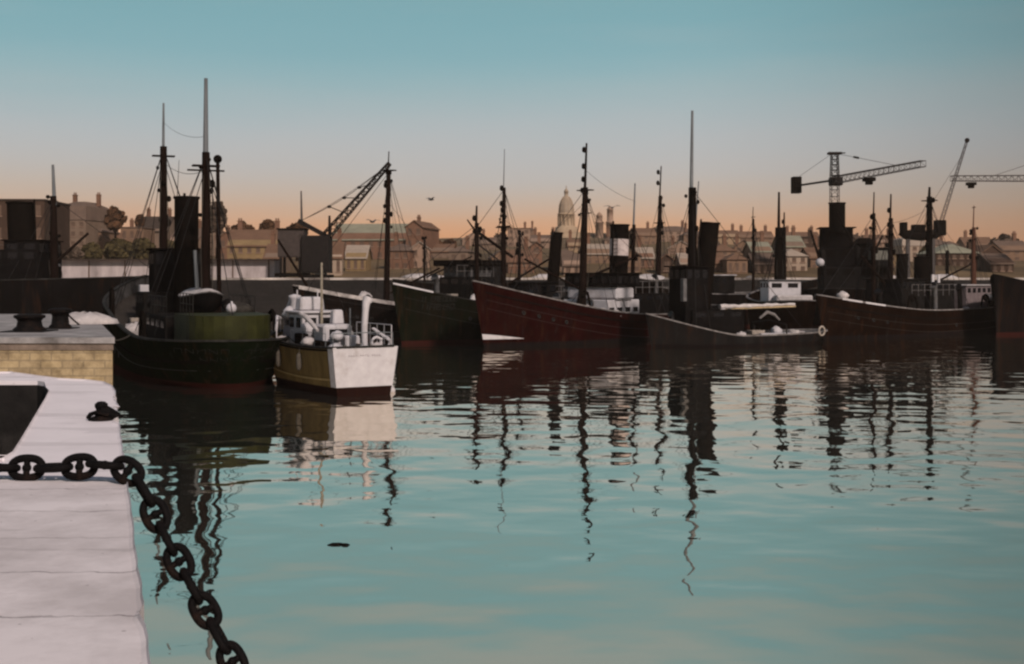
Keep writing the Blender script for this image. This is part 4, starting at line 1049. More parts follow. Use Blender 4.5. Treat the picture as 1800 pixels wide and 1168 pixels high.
V.spar((xb + 0.3, 0, 3.6), (xb + 5.0, -1.0, 5.6), 0.1, 0.08, SPAR, 'derrick_boom'); V.wire((xb + 5.0, -1.0, 5.6), (xb, 0, 11.0), 0.016, 'topping_lift')
V.vent(13.4, -1.7, 1.7, 3.2, 0.2, GREY)
# black lighter behind them along the wall
V = Vessel('lighter', 'black harbour lighter lying along the far wall behind the green black trawler', 'barge', (-13.5, 139.5), (0.998, 0.05), 16, 5.0, 4.6, 4.0, 4.2, rake=0.7, over=1.2)
V.hull(HBLACK, rail=DARKRAIL); V.house(11.5, 2.6, 2.6, 3.2, 6.1, DKGREY, roof=SOOT, wins=(3, 3), wh=0.45); V.hatch(6, 4.5, 3.2, 0.9); V.winch(2.6); V.mast(3.6, 3.3, 9.4, 0.12, 0.08)
V.spar((3.8, 0, 4.8), (9.0, -0.4, 7.2), 0.1, 0.08, SPAR, 'derrick_boom')
clutter(V, [2.0, 9.2, 13.4, 14.2], 'black harbour lighter', 81, 2)
# ---- black steam tug, low after deck
V = Vessel('steam_tug', 'black steam tug with a tall raked funnel, slender mast and furled sail aft', 'tug', (9.3, 86.0), (0.9, 0.43), 15.5, 4.6, 2.35, 0.75, 0.95, um=0.45, p=1.5, rake=0.7, over=1.6, bulwark=0.55)
V.hull(HGREY, rail=RAIL, inner_m=GREY); TUG = V
xf = V.s_at(1231)
V.house(xf + 0.6, 4.4, 2.8, 0.3, 2.6, BLACK, name='engine_casing', wins=(0, 3), wh=0.3)
V.funnel(xf, 0.66, 2.2, V.z(xf, 392), SOOT, 0.85, r1=0.66)
xw = V.s_at(1206)
V.house(xw + 0.2, 1.9, 2.2, 0.3, V.z(xw, 470), BLACK, roof=SOOT, wins=(3, 3), wh=0.6, over=0.25)
MB().box((xw - 0.9, -1.05, 4.0), (0.3, 0.4, 1.6)).build('pale_locker', GREY, V.root, bevel=0.03)
x = V.s_at(1217)
V.mast(x, 1.0, V.z(x, 330), 0.3, 0.2, 0.0, top=V.z(x, 195), top_r=0.11, top_m=GREYSPAR, m=SOOT, crosstree=None,
       stay_to=[(1.0, 0, 2.3), (13.5, 0, 1.2), (x - 1, -2.0, 1.2), (x - 1, 2.0, 1.2)])
V.spar((xf - 0.2, 0.3, V.z(xf, 395)), (xf + 0.2, 0.5, V.z(xf, 318)), 0.06, 0.04, GREYSPAR, 'aerial_pole')
# boom with furled sail
za = V.z(7.5, 543); zb_ = V.z(12, 541)
bm = V.spar((5.9, -0.5, za), (12.6, -0.5, zb_ + 0.1), 0.08, 0.07, PALESPAR, 'boom')
pts = []; rs = []
for k in range(17):
    t = k / 16; pts.append((5.9 + 6.6 * t, -0.5 + 0.03 * math.sin(k * 1.9), za + 0.16 + (zb_ + 0.1 - za) * t + 0.03 * math.sin(k * 2.7))); rs.append(0.17 - 0.09 * t + 0.03 * math.sin(k * 1.3))
MB().path(pts, rs, 9).build('furled_sail', CANVAS, V.root)
loose(V, bundle(6.0, -0.75, za - 0.35, 0.33, 1.1, 4), 'sail_bag', CANVAS, 'pale sail bag under the fore end of the tug boom', 'bag')
MB().tube((9.2, 0, 0.3), (9.2, 0, 1.4), 0.13, n=10).build('towing_post', IRON, V.root)
MB().path([(10.6, -2.05, 0.6), (10.6, -2.0, 1.5), (10.6, 0, 1.75), (10.6, 2.0, 1.5), (10.6, 2.05, 0.6)], 0.06, 8).build('towing_arch', IRON, V.root)
V.hatch(11.5, 1.6, 1.2, 0.4); V.hatch(13.0, 0.9, 0.9, 0.5, m=GREY)
loose(V, MB().box((9.9, -1.5, 0.8), (2.6, 0.5, 0.14)), 'plank', WHITE, 'white plank lying along the low side deck of the tug', 'plank')
loose(V, crate(8.6, -1.1, 0.4, 1.1, 0.6, 0.7), 'crate', BOXWOOD, 'slatted crate on the tug deck under the furled sail', 'crate')
loose(V, bundle(7.0, -1.5, 0.72, 0.42, 0.7, 6), 'canvas_bundle', CANVAS, 'pale canvas bundle on the tug deck aft of the funnel', 'bundle')
loose(V, coil(11.6, -1.5, 0.62, 0.42, 0.07), 'coiled_rope', CANVAS, 'big pale rope coil near the stern lifebuoy of the tug', 'rope')
loose(V, bundle(10.9, -0.4, 0.9, 0.4, 1.0, 9), 'canvas_bundle', WHITE, 'white canvas bundle under the after end of the tug boom', 'bundle')
loose(V, MB().path([(9.6, -0.2, 1.9), (10.2, -0.3, 2.35), (10.8, -0.35, 2.15), (11.3, -0.3, 1.75)], [0.09, 0.13, 0.12, 0.07], 8), 'folded_awning', RAIL, 'pale folded awning lying over the tug boom', 'awning')
q = V.pt(0.885, 1, -1, -0.1)
LB_ = MB().path([(q.x + 0.26 * math.cos(t * PI / 8), q.y - 0.03, q.z + 0.1 + 0.32 * math.sin(t * PI / 8)) for t in range(16)], 0.07, 8, True); loose(V, LB_, 'lifebuoy', BOXWOOD, 'white oval lifebuoy at the rounded grey stern of the tug', 'lifebuoy')
V.vent(2.6, 0.5, 1.3, 1.0, 0.14, GREY)
MB().box((1.9, 0, 1.5), (0.5, 1.0, 0.5)).build('windlass', IRON, V.root, bevel=0.05)

# ---- white cabin motor boat, seen end on behind the tug
V = Vessel('motor_boat', 'small dark fishing boat with white cabin and two thick masts behind the tug', 'boat', (23.6, 118), (0.08, -1.0), 13, 4.3, 3.6, 2.7, 2.9, rake=0.8, over=1.2)
V.hull(HBROWN, rail=RAIL)
V.house(8.6, 2.6, 2.9, 2.2, 4.55, WHITE, roof=GREY, wins=(2, 3), wh=0.4, bevel=0.06, y=-0.5)
V.house(10.6, 1.2, 3.2, 1.9, 3.3, CANVAS, name='net_locker', bevel=0.1)
x = 5.5; yy = -((1371 - CX) / F * V.Y(x) - (V.bow.x + V.aft.x * x))
V.mast(x, 2.0, V.z(x, 400), 0.38, 0.25, 0.0, top=V.z(x, 338), top_r=0.12, y=0.3, m=SOOT, top_m=SPAR, stays=True)
V.mast(x - 1.5, 2.0, V.z(x, 398), 0.17, 0.11, 0.0, top=V.z(x, 372), top_r=0.08, y=1.25, m=SOOT, top_m=SPAR, stays=False, lamps=(V.z(x, 392),))
loose(V, MB().ball((9.0, 0.9, 3.2), 0.3, 8), 'net_float', WHITE, 'white float beside the white cabin of the small dark fishing boat', 'float')

# ---- yacht mast further back
V = Vessel('drifter', 'black drifter moored against the far harbour wall behind the oxblood trawler', 'fishing boat', (11.5, 118), (0.92, 0.38), 16, 4.8, 4.4, 3.2, 3.4, rake=0.8, over=1.4)
V.hull(HBLACK, rail=RAIL)
x = V.s_at(1155)
V.mast(x, 2.6, V.z(x, 345), 0.24, 0.13, 0.35, top=V.z(x, 292), top_r=0.07, lamps=(V.z(x, 306), V.z(x, 325)), crosstree=(V.z(x, 392),))
V.house(9.5, 2.4, 2.4, 2.5, 5.0, DKGREY, roof=WHITE, wins=(3, 3), wh=0.4)
clutter(V, [3.0, 5.5, 7.5], 'black drifter at the far wall', 15, 2)
x = V.s_at(1325)
V = Vessel('yacht', 'slim yacht with a single thin mast at the far wall right of the tug', 'yacht', (23.0, 137), (0.98, 0.2), 9, 2.6, 3.4, 2.9, 3.0, rake=1.2, over=1.2)
V.hull(HBLACK, rail=RAIL); x = V.s_at(1324)
V.mast(x, 2.6, V.z(x, 385), 0.14, 0.1, 0.0, top=V.z(x, 364), top_r=0.05, yard=[(V.z(x, 382), 0.5)])
V.house(x + 2, 2.4, 1.5, 2.4, 3.6, GREY, name='cabin', wins=(0, 3), wh=0.25)

# ---- right-hand group
AF2 = (0.75, 0.66)
V = Vessel('trawler', 'brown trawler with pale streaked bow rail and two short black funnels', 'trawler', (23.9, 97), AF2, 29, 6.2, 3.5, 2.1, 2.4, um=0.5, rake=1.3, over=2.0)
V.hull(HBROWN, rail=RAIL, inner_m=DKGREY, seams=(1.2, 1.8), seam_m=mat('brown_seam', (0.010, 0.006, 0.004), 0.8)); V.strake(0.7, SOOT); S10 = V
mb = MB(); vs = []
for k in range(15):
    u = 0.06 + 0.13 * k / 14
    for dz, ins in ((0.075, 0.15), (0.075, -0.05), (-0.06, -0.05)):
        q_ = V.pt(u, 1, -1, ins); vs.append((q_.x, q_.y, q_.z + dz))
mb.add(vs, [(i * 3 + k, i * 3 + 3 + k, i * 3 + 4 + k, i * 3 + 1 + k) for i in range(14) if i != 6 for k in range(2)]); mb.build('worn_bow_rail', WHITE, V.root)
loose(V, bundle(2.6, -0.7, 3.35, 0.45, 0.9, 31), 'net_bundle', CANVAS, 'pale net bundle at the bow of the brown trawler', 'nets'); clutter(V, [4.2, 6.0, 7.6, 18.0, 20.0, 22.5, 24.0], 'brown trawler', 12)
x = V.s_at(1535); V.mast(x, 2.0, V.z(x, 375), 0.17, 0.1, 0.1, top=V.z(x, 338), top_r=0.06, lamps=(V.z(x, 385),))
x = V.s_at(1585); V.house(x - 1, 3.6, 3.4, 1.6, V.z(x, 492), DKGREY, wins=(4, 4), wh=0.45, roof=DKGREY, over=0.2)
V.funnel(x, 0.48, 4.2, V.z(x, 447), SOOT, 0.1, pipe=False)
V.mast(x - 1.8, 2, V.z(x, 385), 0.22, 0.14, 0.1, top=V.z(x, 343), top_r=0.08, lamps=(V.z(x, 400), V.z(x, 375)), crosstree=None)
x = V.s_at(1620); V.house(x + 0.5, 4.0, 3.4, 1.6, V.z(x, 495), DKGREY, name='engine_casing', wins=(0, 4), wh=0.4)
V.funnel(x, 0.68, 3.8, V.z(x, 452), SOOT, 0.1, pipe=False)
for k in range(2): MB().box((x - 1.2, -1.75, V.z(x, 490) + 0.0), (0.3, 0.1, 0.7)).build('white_board', WHITE, V.root, loc=(k * 0.95, 0, 0))
V.mast(x + 1.2, 1.8, V.z(x, 345), 0.26, 0.18, 0.1, top=V.z(x, 328), top_r=0.12, lamps=(V.z(x, 365), V.z(x, 395)), crosstree=(V.z(x, 352),), m=SOOT)
x = V.s_at(1690); V.house(x, 4.4, 3.4, 1.7, 4.1, mat('faded_mauve_paint', (0.13, 0.10, 0.10), 0.7, 0.3), name='after_house', roof=CANVAS, wins=(0, 5), wh=0.4)
V.gallows(9.5, -1); V.gallows(21.5, -1)
xb = V.s_at(1585) - 1.8; xc_ = V.s_at(1620) + 1.2
V.spar((xb - .3, 0, 4.0), (xb - 5.5, -0.8, 6.6), 0.1, 0.08, SPAR, 'derrick_boom'); V.wire((xb - 5.5, -0.8, 6.6), (xb, 0, 9.6), 0.016, 'topping_lift')
V.spar((xc_ + .3, 0, 4.2), (xc_ + 5.0, -1.2, 6.0), 0.1, 0.08, SPAR, 'derrick_boom'); V.wire((xc_ + 5, -1.2, 6.0), (xc_, 0, 10.8), 0.016, 'topping_lift'); V.wire((xb, 0, 9.4), (xc_, 0, 10.9), 0.014, 'triatic_stay', 0.2)
V.vent(7.6, -0.9, 1.7, 2.0, 0.2, DKGREY); V.vent(14.5, -1.9, 1.6, 2.6, 0.2, GREY); V.vent(19.2, -1.6, 1.6, 2.4, 0.2, DKGREY)
V.winch(9.0); V.ports((3, 4.4, 5.8, 16, 18), 1.3); V.guard(11, 18, -1.8, 3.3, 7)
lb2 = rowboat('ship_boat', 'small white ship boat on the after deck of the brown trawler', V.W(x + 2.5, -2.0, 2.75), V.rz, 3.4, 1.4, 0.6, WHITE, None)
for k in range(2): MB().box((-0.8 + 1.6 * k, 0, -0.3), (0.12, 1.0, 0.9)).build('chock', SPAR, lb2)

V = Vessel('trawler', 'black trawler with a high blunt bow at the right edge of the harbour', 'trawler', (40.2, 103), AF2, 30, 6.4, 5.1, 3.2, 3.2, um=0.5, rake=0.5, over=2.0)
V.hull(HBLACK, rail=BLACK); V.house(12, 3.4, 3.6, 2.3, 6.4, DKGREY, roof=SOOT, wins=(4, 3), wh=0.5); V.winch(8)
V.house(18, 6, 3.0, 2.2, 4.2, BLACK, name='engine_casing', wins=(0, 4)); V.funnel(17, 0.7, 4.0, 8.6, SOOT, 0.5)
V.mast(6.5, 3.0, 6.3, 0.2, 0.16, 0.0, stays=False)

# dredger end-on behind
V = Vessel('steam_dredger', 'big black steam dredger with stepped superstructure below the tower crane', 'dredger', (34.6, 139), (-0.16, -1.0), 24, 8.4, 4.6, 3.4, 3.8, rake=0.8, over=1.2)
V.hull(HBLACK, rail=DARKRAIL)
def at_px(x, px): # starboard offset of an image column at station x
    best_, by = 1e9, 0
    for k in range(-60, 61):
        y = k * 0.1; Wp = V.W(x, y, 0); e = abs(CX + F * Wp.x / Wp.y - px)
        if e < best_: best_, by = e, y
    return by
y = at_px(14, 1500); V.house(14, 7, 6.6, 2.8, V.z(14, 470), DKGREY, name='lower_house', wins=(4, 5), wh=0.6, y=y, win_m=SOOT)
y = at_px(14, 1482); V.house(14, 5, 4.6, V.z(14, 470), V.z(14, 437), BLACK, name='upper_house', wins=(3, 4), wh=0.6, y=y, win_m=SOOT)
y = at_px(14, 1470); V.house(13.4, 3.6, 3.0, V.z(14, 437), V.z(14, 402), BLACK, name='wheelhouse', roof=SOOT, wins=(3, 3), wh=0.6, y=y, over=0.3, win_m=SOOT)
y = at_px(14, 1515); V.house(15.4, 3.0, 2.2, V.z(14, 440), V.z(14, 420), SOOT, name='boiler_casing', y=y, bevel=0.7)
y = at_px(14, 1468); V.funnel(15.6, 0.8, V.z(14, 410), V.z(15.6, 357), SOOT, 0.0, y=y, pipe=False)
y = at_px(15, 1541); V.house(17.5, 2.2, 2.0, V.z(17, 470), V.z(17, 438), DKGREY, name='control_cabin', roof=SOOT, wins=(1, 2), wh=0.9, y=y, win_m=mat('pale_pane', (0.13, 0.12, 0.10), 0.4))  # control cabin panes in a plain pale colour
for k, (pa, pb, ya, yb) in enumerate(((1445, 1425, 470, 405), (1520, 1552, 478, 415), (1500, 1470, 430, 372), (1530, 1570, 500, 455))):
    V.spar((17, at_px(17, pa), V.z(17, ya)), (17, at_px(17, pb), V.z(17, yb)), 0.14, 0.1, SOOT, 'derrick_boom')
for k, (px_, yt_) in enumerate(((1448, 447), (1508, 438), (1526, 452))):
    V.vent(16.5, at_px(16.5, px_), V.z(16.5, yt_ + 28), 1.9, 0.24, DKGREY)
V.guard(15.0, 17.4, at_px(16, 1490), V.z(16, 437), 3, DKGREY); V.guard(14, 17.4, at_px(16, 1535), V.z(16, 470), 3, DKGREY)
V.ladder(16.3, at_px(16.3, 1452), V.z(16, 470), V.z(16, 405), 0.3)
y = at_px(20, 1462)
MB().ball((21.8, at_px(21.8, 1442), V.z(21.8, 462)), 0.42, 10).build('white_float', WHITE, V.root)
V.spar((21.9, at_px(21.8, 1442), 3.9), (21.9, at_px(21.8, 1442), V.z(21.8, 466)), 0.06, 0.06, SOOT, 'float_pole')

# ---- dark ship beyond the pier at far left
V = Vessel('coaster', 'black coaster beyond the stone pier at the left edge with a single mast', 'ship', (-25.6, 92), (-1.0, 0.03), 34, 7.0, 5.0, 4.6, 4.6, rake=0.8, over=2.2)
V.hull(HBLACK, rail=DARKRAIL)
x = V.s_at(96); V.mast(x, 3.8, V.z(x, 345), 0.26, 0.17, 0.1, top=V.z(x, 290), top_r=0.13, top_m=GREYSPAR, crosstree=None)
x = V.s_at(58); V.house(x, 2.6, 4.2, 3.6, V.z(x, 425), BLACK, roof=SOOT, wins=(4, 2), wh=0.6)
V.funnel(V.s_at(40), 0.95, 5.0, V.z(V.s_at(40), 356), SOOT, 0.2); V.guard(x - 1.2, x + 5, -2.2, V.z(x, 452), 6)
V.spar((V.s_at(98), 0, 6.0), (V.s_at(150), -0.6, 8.2), 0.12, 0.09, SPAR, 'derrick_boom')
V.house(V.s_at(18), 6, 4.6, 3.6, V.z(x, 440), BLACK, name='deck_house', wins=(4, 5), wh=0.5)
x = V.s_at(163); MB().box((x, -3.38, V.z(x, 510, -3.4)), (0.75, 0.12, 0.55)).build('white_board', WHITE, V.root)
V.hatch(V.s_at(170), 3, 2.6, 0.7); V.winch(V.s_at(120)); V.vent(V.s_at(78), -1.5, 3.8, 2.2, 0.22, GREY)

# mooring lines
def rope(label, a, b, sag, r=0.03):
    a, b = Vector(a), Vector(b); pts = []
    for k in range(15):
        t = k / 14; p = a.lerp(b, t); p.z -= sag * 4 * t * (1 - t); pts.append(p - a)
    tag(MB().path(pts, r, 6).build('mooring_rope', ROPE, None, loc=a), label, 'rope')
q = G1.pt(0.72, 1, -1, -0.03)
rope('mooring rope from the green trawler port rail to the tall pier bollard', G1.W(q.x, q.y, q.z), G(106, 578) + Vector((0.2, 0, 0.45)), 0.5)
q = L2.pt(0.9, 1, -1, -0.03); q2 = G1.pt(0.9, 1, 1, -0.03)
rope('slack rope between the white launch and the green trawler stern', L2.W(q.x, q.y, q.z + 0.03), G1.W(q2.x, q2.y, q2.z + 0.03), 0.25, 0.025)

# ================================================================== far shore
def terr(x, y):
    t = max(0.0, min(1.0, (y - 168) / 300.0))
    side = 1.0 if x < 60 else max(0.55, 1.0 - (x - 60) / 160.0)
    return 4.75 + 14.5 * side * (t ** 0.9) + 0.5 * math.sin(x * 0.05 + y * 0.03) * min(1, t * 4)
HW = 150.0
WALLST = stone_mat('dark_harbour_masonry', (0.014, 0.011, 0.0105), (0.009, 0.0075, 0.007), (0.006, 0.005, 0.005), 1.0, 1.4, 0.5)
hw = thing('harbour_wall', 'long dark stone harbour wall with worn pale coping behind the moored ships', 'wall', (0, HW, 0))
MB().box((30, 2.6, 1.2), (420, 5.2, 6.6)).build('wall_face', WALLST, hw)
cop = MB()
x = -175.0
while x < 235:
    L_ = rnd.uniform(1.8, 3.2); cop.box((x + L_ / 2, 0.55, 4.62 + rnd.uniform(-.015, .015)), (L_ - 0.03, 1.2, 0.26)); x += L_
cop.build('coping', mat('pale_worn_coping', (0.30, 0.255, 0.23), 0.85, 0.6, 0.25, 0.2, stain=(0.04, 0.03, 0.028), stain_amt=0.9), hw)
COB = mat('dusty_quay_ground', (0.15, 0.115, 0.09), 0.9, 0.4, 0.3, 0.1)
g_ = MB(); g_.add([(-260, HW + 5.2, 4.72), (330, HW + 5.2, 4.72), (330, HW + 22, 4.74), (-260, HW + 22, 4.74)], [(0, 1, 2, 3)])
struct(g_.build('quay_ground', COB))
HILLM = mat('dry_hillside_grass', (0.105, 0.068, 0.036), 0.95, 0.5, 0.06, 0.1, stain=(0.05, 0.032, 0.016), stain_amt=0.8)
hb = MB(); nx, ny = 70, 34; vs = []
for j in range(ny + 1):
    yy = HW + 18 + (920 - HW - 18) * (j / ny) ** 1.7
    for i in range(nx + 1):
        xx = -330 + 800 * i / nx; vs.append((xx, yy, terr(xx, yy) - 0.03))
hb.add(vs, [(j * (nx + 1) + i, j * (nx + 1) + i + 1, (j + 1) * (nx + 1) + i + 1, (j + 1) * (nx + 1) + i) for j in range(ny) for i in range(nx)], True)
struct(hb.build('hill', HILLM))

def tm(n, c, var=0.22, sc=0.35): return mat(n, c, 0.9, var, sc, 0.1, stain=tuple(q * 0.45 for q in c), stain_amt=0.5)
WALLS = {'brown': tm('brown_render', (0.175, 0.105, 0.068)), 'dark': tm('dark_brown_render', (0.05, 0.029, 0.020)), 'pink': tm('pinkish_render', (0.24, 0.155, 0.11)),  # town tones lightened and evened out to imitate haze
         'red': tm('red_brick_render', (0.15, 0.078, 0.050)), 'ochre': tm('ochre_render', (0.20, 0.130, 0.065)), 'pale': tm('pale_render', (0.29, 0.21, 0.155)),
         'grey': tm('grey_brown_render', (0.16, 0.108, 0.078)), 'sand': tm('sandstone_render', (0.27, 0.18, 0.11))}
ROOFS = {'slate': tm('slate_tiles', (0.11, 0.073, 0.055)), 'tile': tm('brown_tiles', (0.125, 0.070, 0.045)), 'green': tm('verdigris_sheet', (0.20, 0.185, 0.135)),
         'pale': tm('pale_sheet', (0.27, 0.21, 0.165)), 'dark': tm('dark_felt', (0.04, 0.028, 0.022))}
PANE = mat('town_window_pane', (0.10, 0.063, 0.045), 0.6, 0.3, 1, 0.1)  # pane colour lifted toward the walls, distance fade painted in
def building(px, wpx, ytop, Y, wall, roof, kind, label, rot=0.0, chim=1, dep=None, win=(0, 0), ybase=None, cat='house', name='town_house'):
    x = X_at(px, Y); wd = wpx * Y / F; dep = dep or min(14, wd * 0.9 + 3)
    zb = terr(x, Y) - 0.4 if ybase is None else ybase
    zt = Z_at(ytop, Y); H = max(3.2, zt - zb)
    o = thing(name, label, cat, (x, Y, zb), R(rot))
    wm_, rm_ = WALLS[wall], ROOFS[roof]
    hw_ = wd / 2
    if kind == 'flat': eave = H - 0.25
    elif kind == 'mansard': eave = H * 0.66
    elif kind == 'hip': eave = H - min(H * 0.4, wd * 0.3, 4.0)
    else: eave = H - min(H * 0.42, (dep if kind == 'ridge' else wd) * 0.36, 5.0)
    body = MB()
    if kind == 'gable':
        body.box((0, dep / 2, eave / 2), (wd, dep, eave))
        body.add([(-hw_, 0.0, eave), (hw_, 0.0, eave), (0, 0.0, H - 0.12), (-hw_, dep, eave), (hw_, dep, eave), (0, dep, H - 0.12)], [(0, 1, 2), (5, 4, 3), (0, 2, 5, 3), (1, 4, 5, 2)])
    elif kind == 'ridge':
        body.box((0, dep / 2, eave / 2), (wd, dep, eave))
        body.add([(-hw_, 0.0, eave), (-hw_, dep, eave), (-hw_, dep / 2, H - 0.12), (hw_, 0.0, eave), (hw_, dep, eave), (hw_, dep / 2, H - 0.12)], [(0, 2, 1), (3, 4, 5), (0, 3, 5, 2), (1, 2, 5, 4)])
    else: body.box((0, dep / 2, eave / 2), (wd, dep, eave))
    b_ = body.build('wall', wm_, o)
    rf = MB(); ov = 0.25
    if kind == 'gable':
        for sg in (-1, 1):
            a = Vector((sg * (hw_ + ov), 0, eave - 0.2)); t = Vector((0, 0, H))
            rf.add([(a.x, -ov, a.z), (a.x, dep + ov, a.z), (0, dep + ov, H), (0, -ov, H), (a.x, -ov, a.z - .15), (a.x, dep + ov, a.z - .15), (0, dep + ov, H - .15), (0, -ov, H - .15)],
                   [(0, 1, 2, 3), (7, 6, 5, 4), (0, 3, 7, 4), (1, 5, 6, 2), (0, 4, 5, 1)])
    elif kind == 'ridge':
        for sg in (0, 1):
            ya = -ov if sg == 0 else dep + ov
            rf.add([(-hw_ - ov, ya, eave - 0.2), (hw_ + ov, ya, eave - 0.2), (hw_ + ov, dep / 2, H), (-hw_ - ov, dep / 2, H),
                    (-hw_ - ov, ya, eave - 0.35), (hw_ + ov, ya, eave - 0.35), (hw_ + ov, dep / 2, H - .15), (-hw_ - ov, dep / 2, H - .15)],
                   [(0, 1, 2, 3), (7, 6, 5, 4), (0, 4, 5, 1), (1, 5, 6, 2), (0, 3, 7, 4)])
    elif kind == 'hip':
        r_ = max(0.0, hw_ - dep * 0.5) if wd > dep else 0.0; q = 0.0 if wd > dep else (dep - wd) / 2
        e = ov
        vs = [(-hw_ - e, -e, eave), (hw_ + e, -e, eave), (hw_ + e, dep + e, eave), (-hw_ - e, dep + e, eave), (-r_ - .01, dep / 2 - q, H), (r_ + .01, dep / 2 - q, H), (r_ + .01, dep / 2 + q + .01, H), (-r_ - .01, dep / 2 + q + .01, H)]
        rf.add(vs, [(0, 1, 5, 4), (1, 2, 6, 5), (2, 3, 7, 6), (3, 0, 4, 7), (4, 5, 6, 7), (3, 2, 1, 0)])
    elif kind == 'mansard':
        rf.box((0, dep / 2, eave + (H - eave) * 0.36), (wd + 0.3, dep + 0.3, (H - eave) * 0.72), taper=0.80)
        rf.box((0, dep / 2, eave + (H - eave) * 0.86), (wd * 0.79, dep * 0.79, (H - eave) * 0.27), taper=0.4)
    else:
        rf.box((0, dep / 2, H - 0.12), (wd + 0.3, dep + 0.3, 0.24))
    rfo = rf.build('roof', rm_, o)
    for k in range(chim):
        cx_ = (-0.36 + 0.72 * (k / max(1, chim - 1)) if chim > 1 else rnd.choice((-0.3, 0.28))) * wd
        cw = min(1.1, 0.5 + wd * 0.03)
        zc = H if kind != 'gable' else H - abs(cx_) / max(.1, hw_) * (H - eave)
        c_ = MB().box((cx_, dep * 0.55, zc + 0.3), (cw, 0.7, 2.2)); c_.box((cx_, dep * 0.55, zc + 1.45), (cw + .16, 0.86, 0.14))
        for q in (-.25, .25): c_.tube((cx_ + q * cw, dep * .55, zc + 1.5), (cx_ + q * cw, dep * .55, zc + 1.95), 0.13, n=6)
        c_.build('chimney', WALLS['red'] if wall != 'dark' else WALLS['dark'], rfo)
    nc, nr = win
    if nc and nr:
        pm = None
        fh = eave / nr
        for i in range(nc):
            for j in range(nr):
                wx = -hw_ + wd * (i + 0.5) / nc; wz = fh * (j + 0.56)
                if pm is None:
                    mbw = MB().box((0, 0, 0), (min(1.1, wd / nc * 0.45), 0.06, min(1.7, fh * 0.5)))
                    wo = mbw.build('window', PANE, b_); pm = wo.data
                    sl = MB().box((0, -0.03, -min(1.7, fh * 0.5) / 2 - 0.07), (min(1.1, wd / nc * 0.45) + 0.25, 0.14, 0.12)).build('sill', WALLS['pink'], wo); slm = sl.data
                else:
                    wo = bpy.data.objects.new('window', pm); COL.objects.link(wo); wo.parent = b_
                    sl = bpy.data.objects.new('sill', slm); COL.objects.link(sl); sl.parent = wo
                wo.location = (wx, -0.01, wz)
    return o
B = building
# left heights
B(32, 90, 350, 195, 'dark', 'dark', 'flat', 'tall dark brown warehouse block at the left edge behind the coaster mast', 4, 0, 14, (4, 3), cat='warehouse', name='warehouse')
B(121, 62, 352, 235, 'grey', 'slate', 'mansard', 'tall grey brown apartment block with mansard roof right of the coaster mast', -6, 2, 14, (4, 4), cat='apartment block', name='apartment_block')
B(160, 46, 394, 240, 'brown', 'slate', 'hip', 'lower brown wing stepping down right of the mansard roofed block', 0, 1, 10, (3, 2))
B(186, 44, 408, 245, 'pink', 'tile', 'ridge', 'small pinkish cottage under the round dark tree', 10, 1, 8, (2, 1))
B(232, 40, 399, 250, 'brown', 'slate', 'flat', 'flat roofed brown house right of the round dark tree', 0, 1, 8, (3, 2))
B(268, 52, 379, 262, 'grey', 'dark', 'ridge', 'grey house with dark ridge roof left of the green trawler foremast', 0, 2, 9, (3, 2))
B(322, 50, 400, 250, 'pink', 'slate', 'ridge', 'pinkish house glimpsed between the green trawler foremast and funnel', -5, 1, 9, (3, 2))
B(372, 40, 396, 255, 'grey', 'tile', 'hip', 'grey house behind the green trawler mizzen mast', 8, 1, 9, (2, 2))
B(446, 92, 402, 205, 'ochre', 'tile', 'ridge', 'long ochre terrace above the pale shed, left of the harbour crane', 3, 2, 10, (6, 2), cat='terrace', name='terrace')
B(400, 34, 406, 222, 'red', 'tile', 'gable', 'narrow red brick gable house left of the ochre terrace', 0, 1, 9, (2, 2))
# centre
B(652, 142, 391, 232, 'red', 'green', 'ridge', 'long red brown hall with pale green roof behind the tall mast', -4, 0, 13, (9, 2), cat='hall', name='market_hall')
B(728, 30, 387, 224, 'red', 'tile', 'gable', 'red brown gabled house at the right end of the long hall', -10, 1, 13, (2, 3))
B(588, 26, 424, 172, 'pale', 'tile', 'ridge', 'small pale cottage with brown roof right beside the harbour crane', 6, 1, 6, (2, 1))
B(625, 36, 430, 185, 'ochre', 'pale', 'ridge', 'ochre store with pale roof below the long hall, left of the tall mast', 0, 0, 7, (3, 1), cat='store', name='store')
B(698, 44, 428, 192, 'red', 'slate', 'hip', 'dark red brick house right beside the tall mast with lamps', -8, 1, 8, (3, 2))
B(738, 34, 424, 195, 'pink', 'pale', 'gable', 'pink gabled house below the end of the long hall', 6, 1, 9, (2, 2))
B(774, 44, 433, 230, 'grey', 'tile', 'ridge', 'grey brown house with two small trees above its roof', 0, 1, 8, (3, 2))
B(806, 34, 438, 215, 'grey', 'slate', 'hip', 'low grey house left of the mast with the slanting gaff', -6, 1, 8, (2, 1))
B(832, 38, 408, 320, 'pink', 'pale', 'gable', 'pink gable house high behind the mast with the slanting gaff', 5, 1, 11, (3, 3))
B(858, 30, 418, 270, 'grey', 'slate', 'ridge', 'grey house with slate roof between the gaff mast and the lamp mast', 0, 1, 9, (2, 2))
B(912, 40, 401, 330, 'pink', 'tile', 'flat', 'square pink block right of the slim mast with two lamps', 0, 1, 11, (3, 3), cat='apartment block', name='apartment_block')
B(932, 14, 400, 345, 'brown', 'slate', 'hip', 'narrow brown tower house adjoining the square pink block', 0, 1, 6, (1, 4))
B(954, 44, 412, 300, 'pink', 'slate', 'ridge', 'pink slate roofed house left of the thin raked funnel', -5, 2, 10, (3, 2))
B(916, 46, 438, 178, 'red', 'tile', 'ridge', 'low red brick house near the quay below the square pink block', 4, 1, 8, (4, 2))
B(943, 20, 424, 200, 'red', 'slate', 'gable', 'narrow red gable house left of the thin raked funnel', 0, 1, 8, (1, 2))
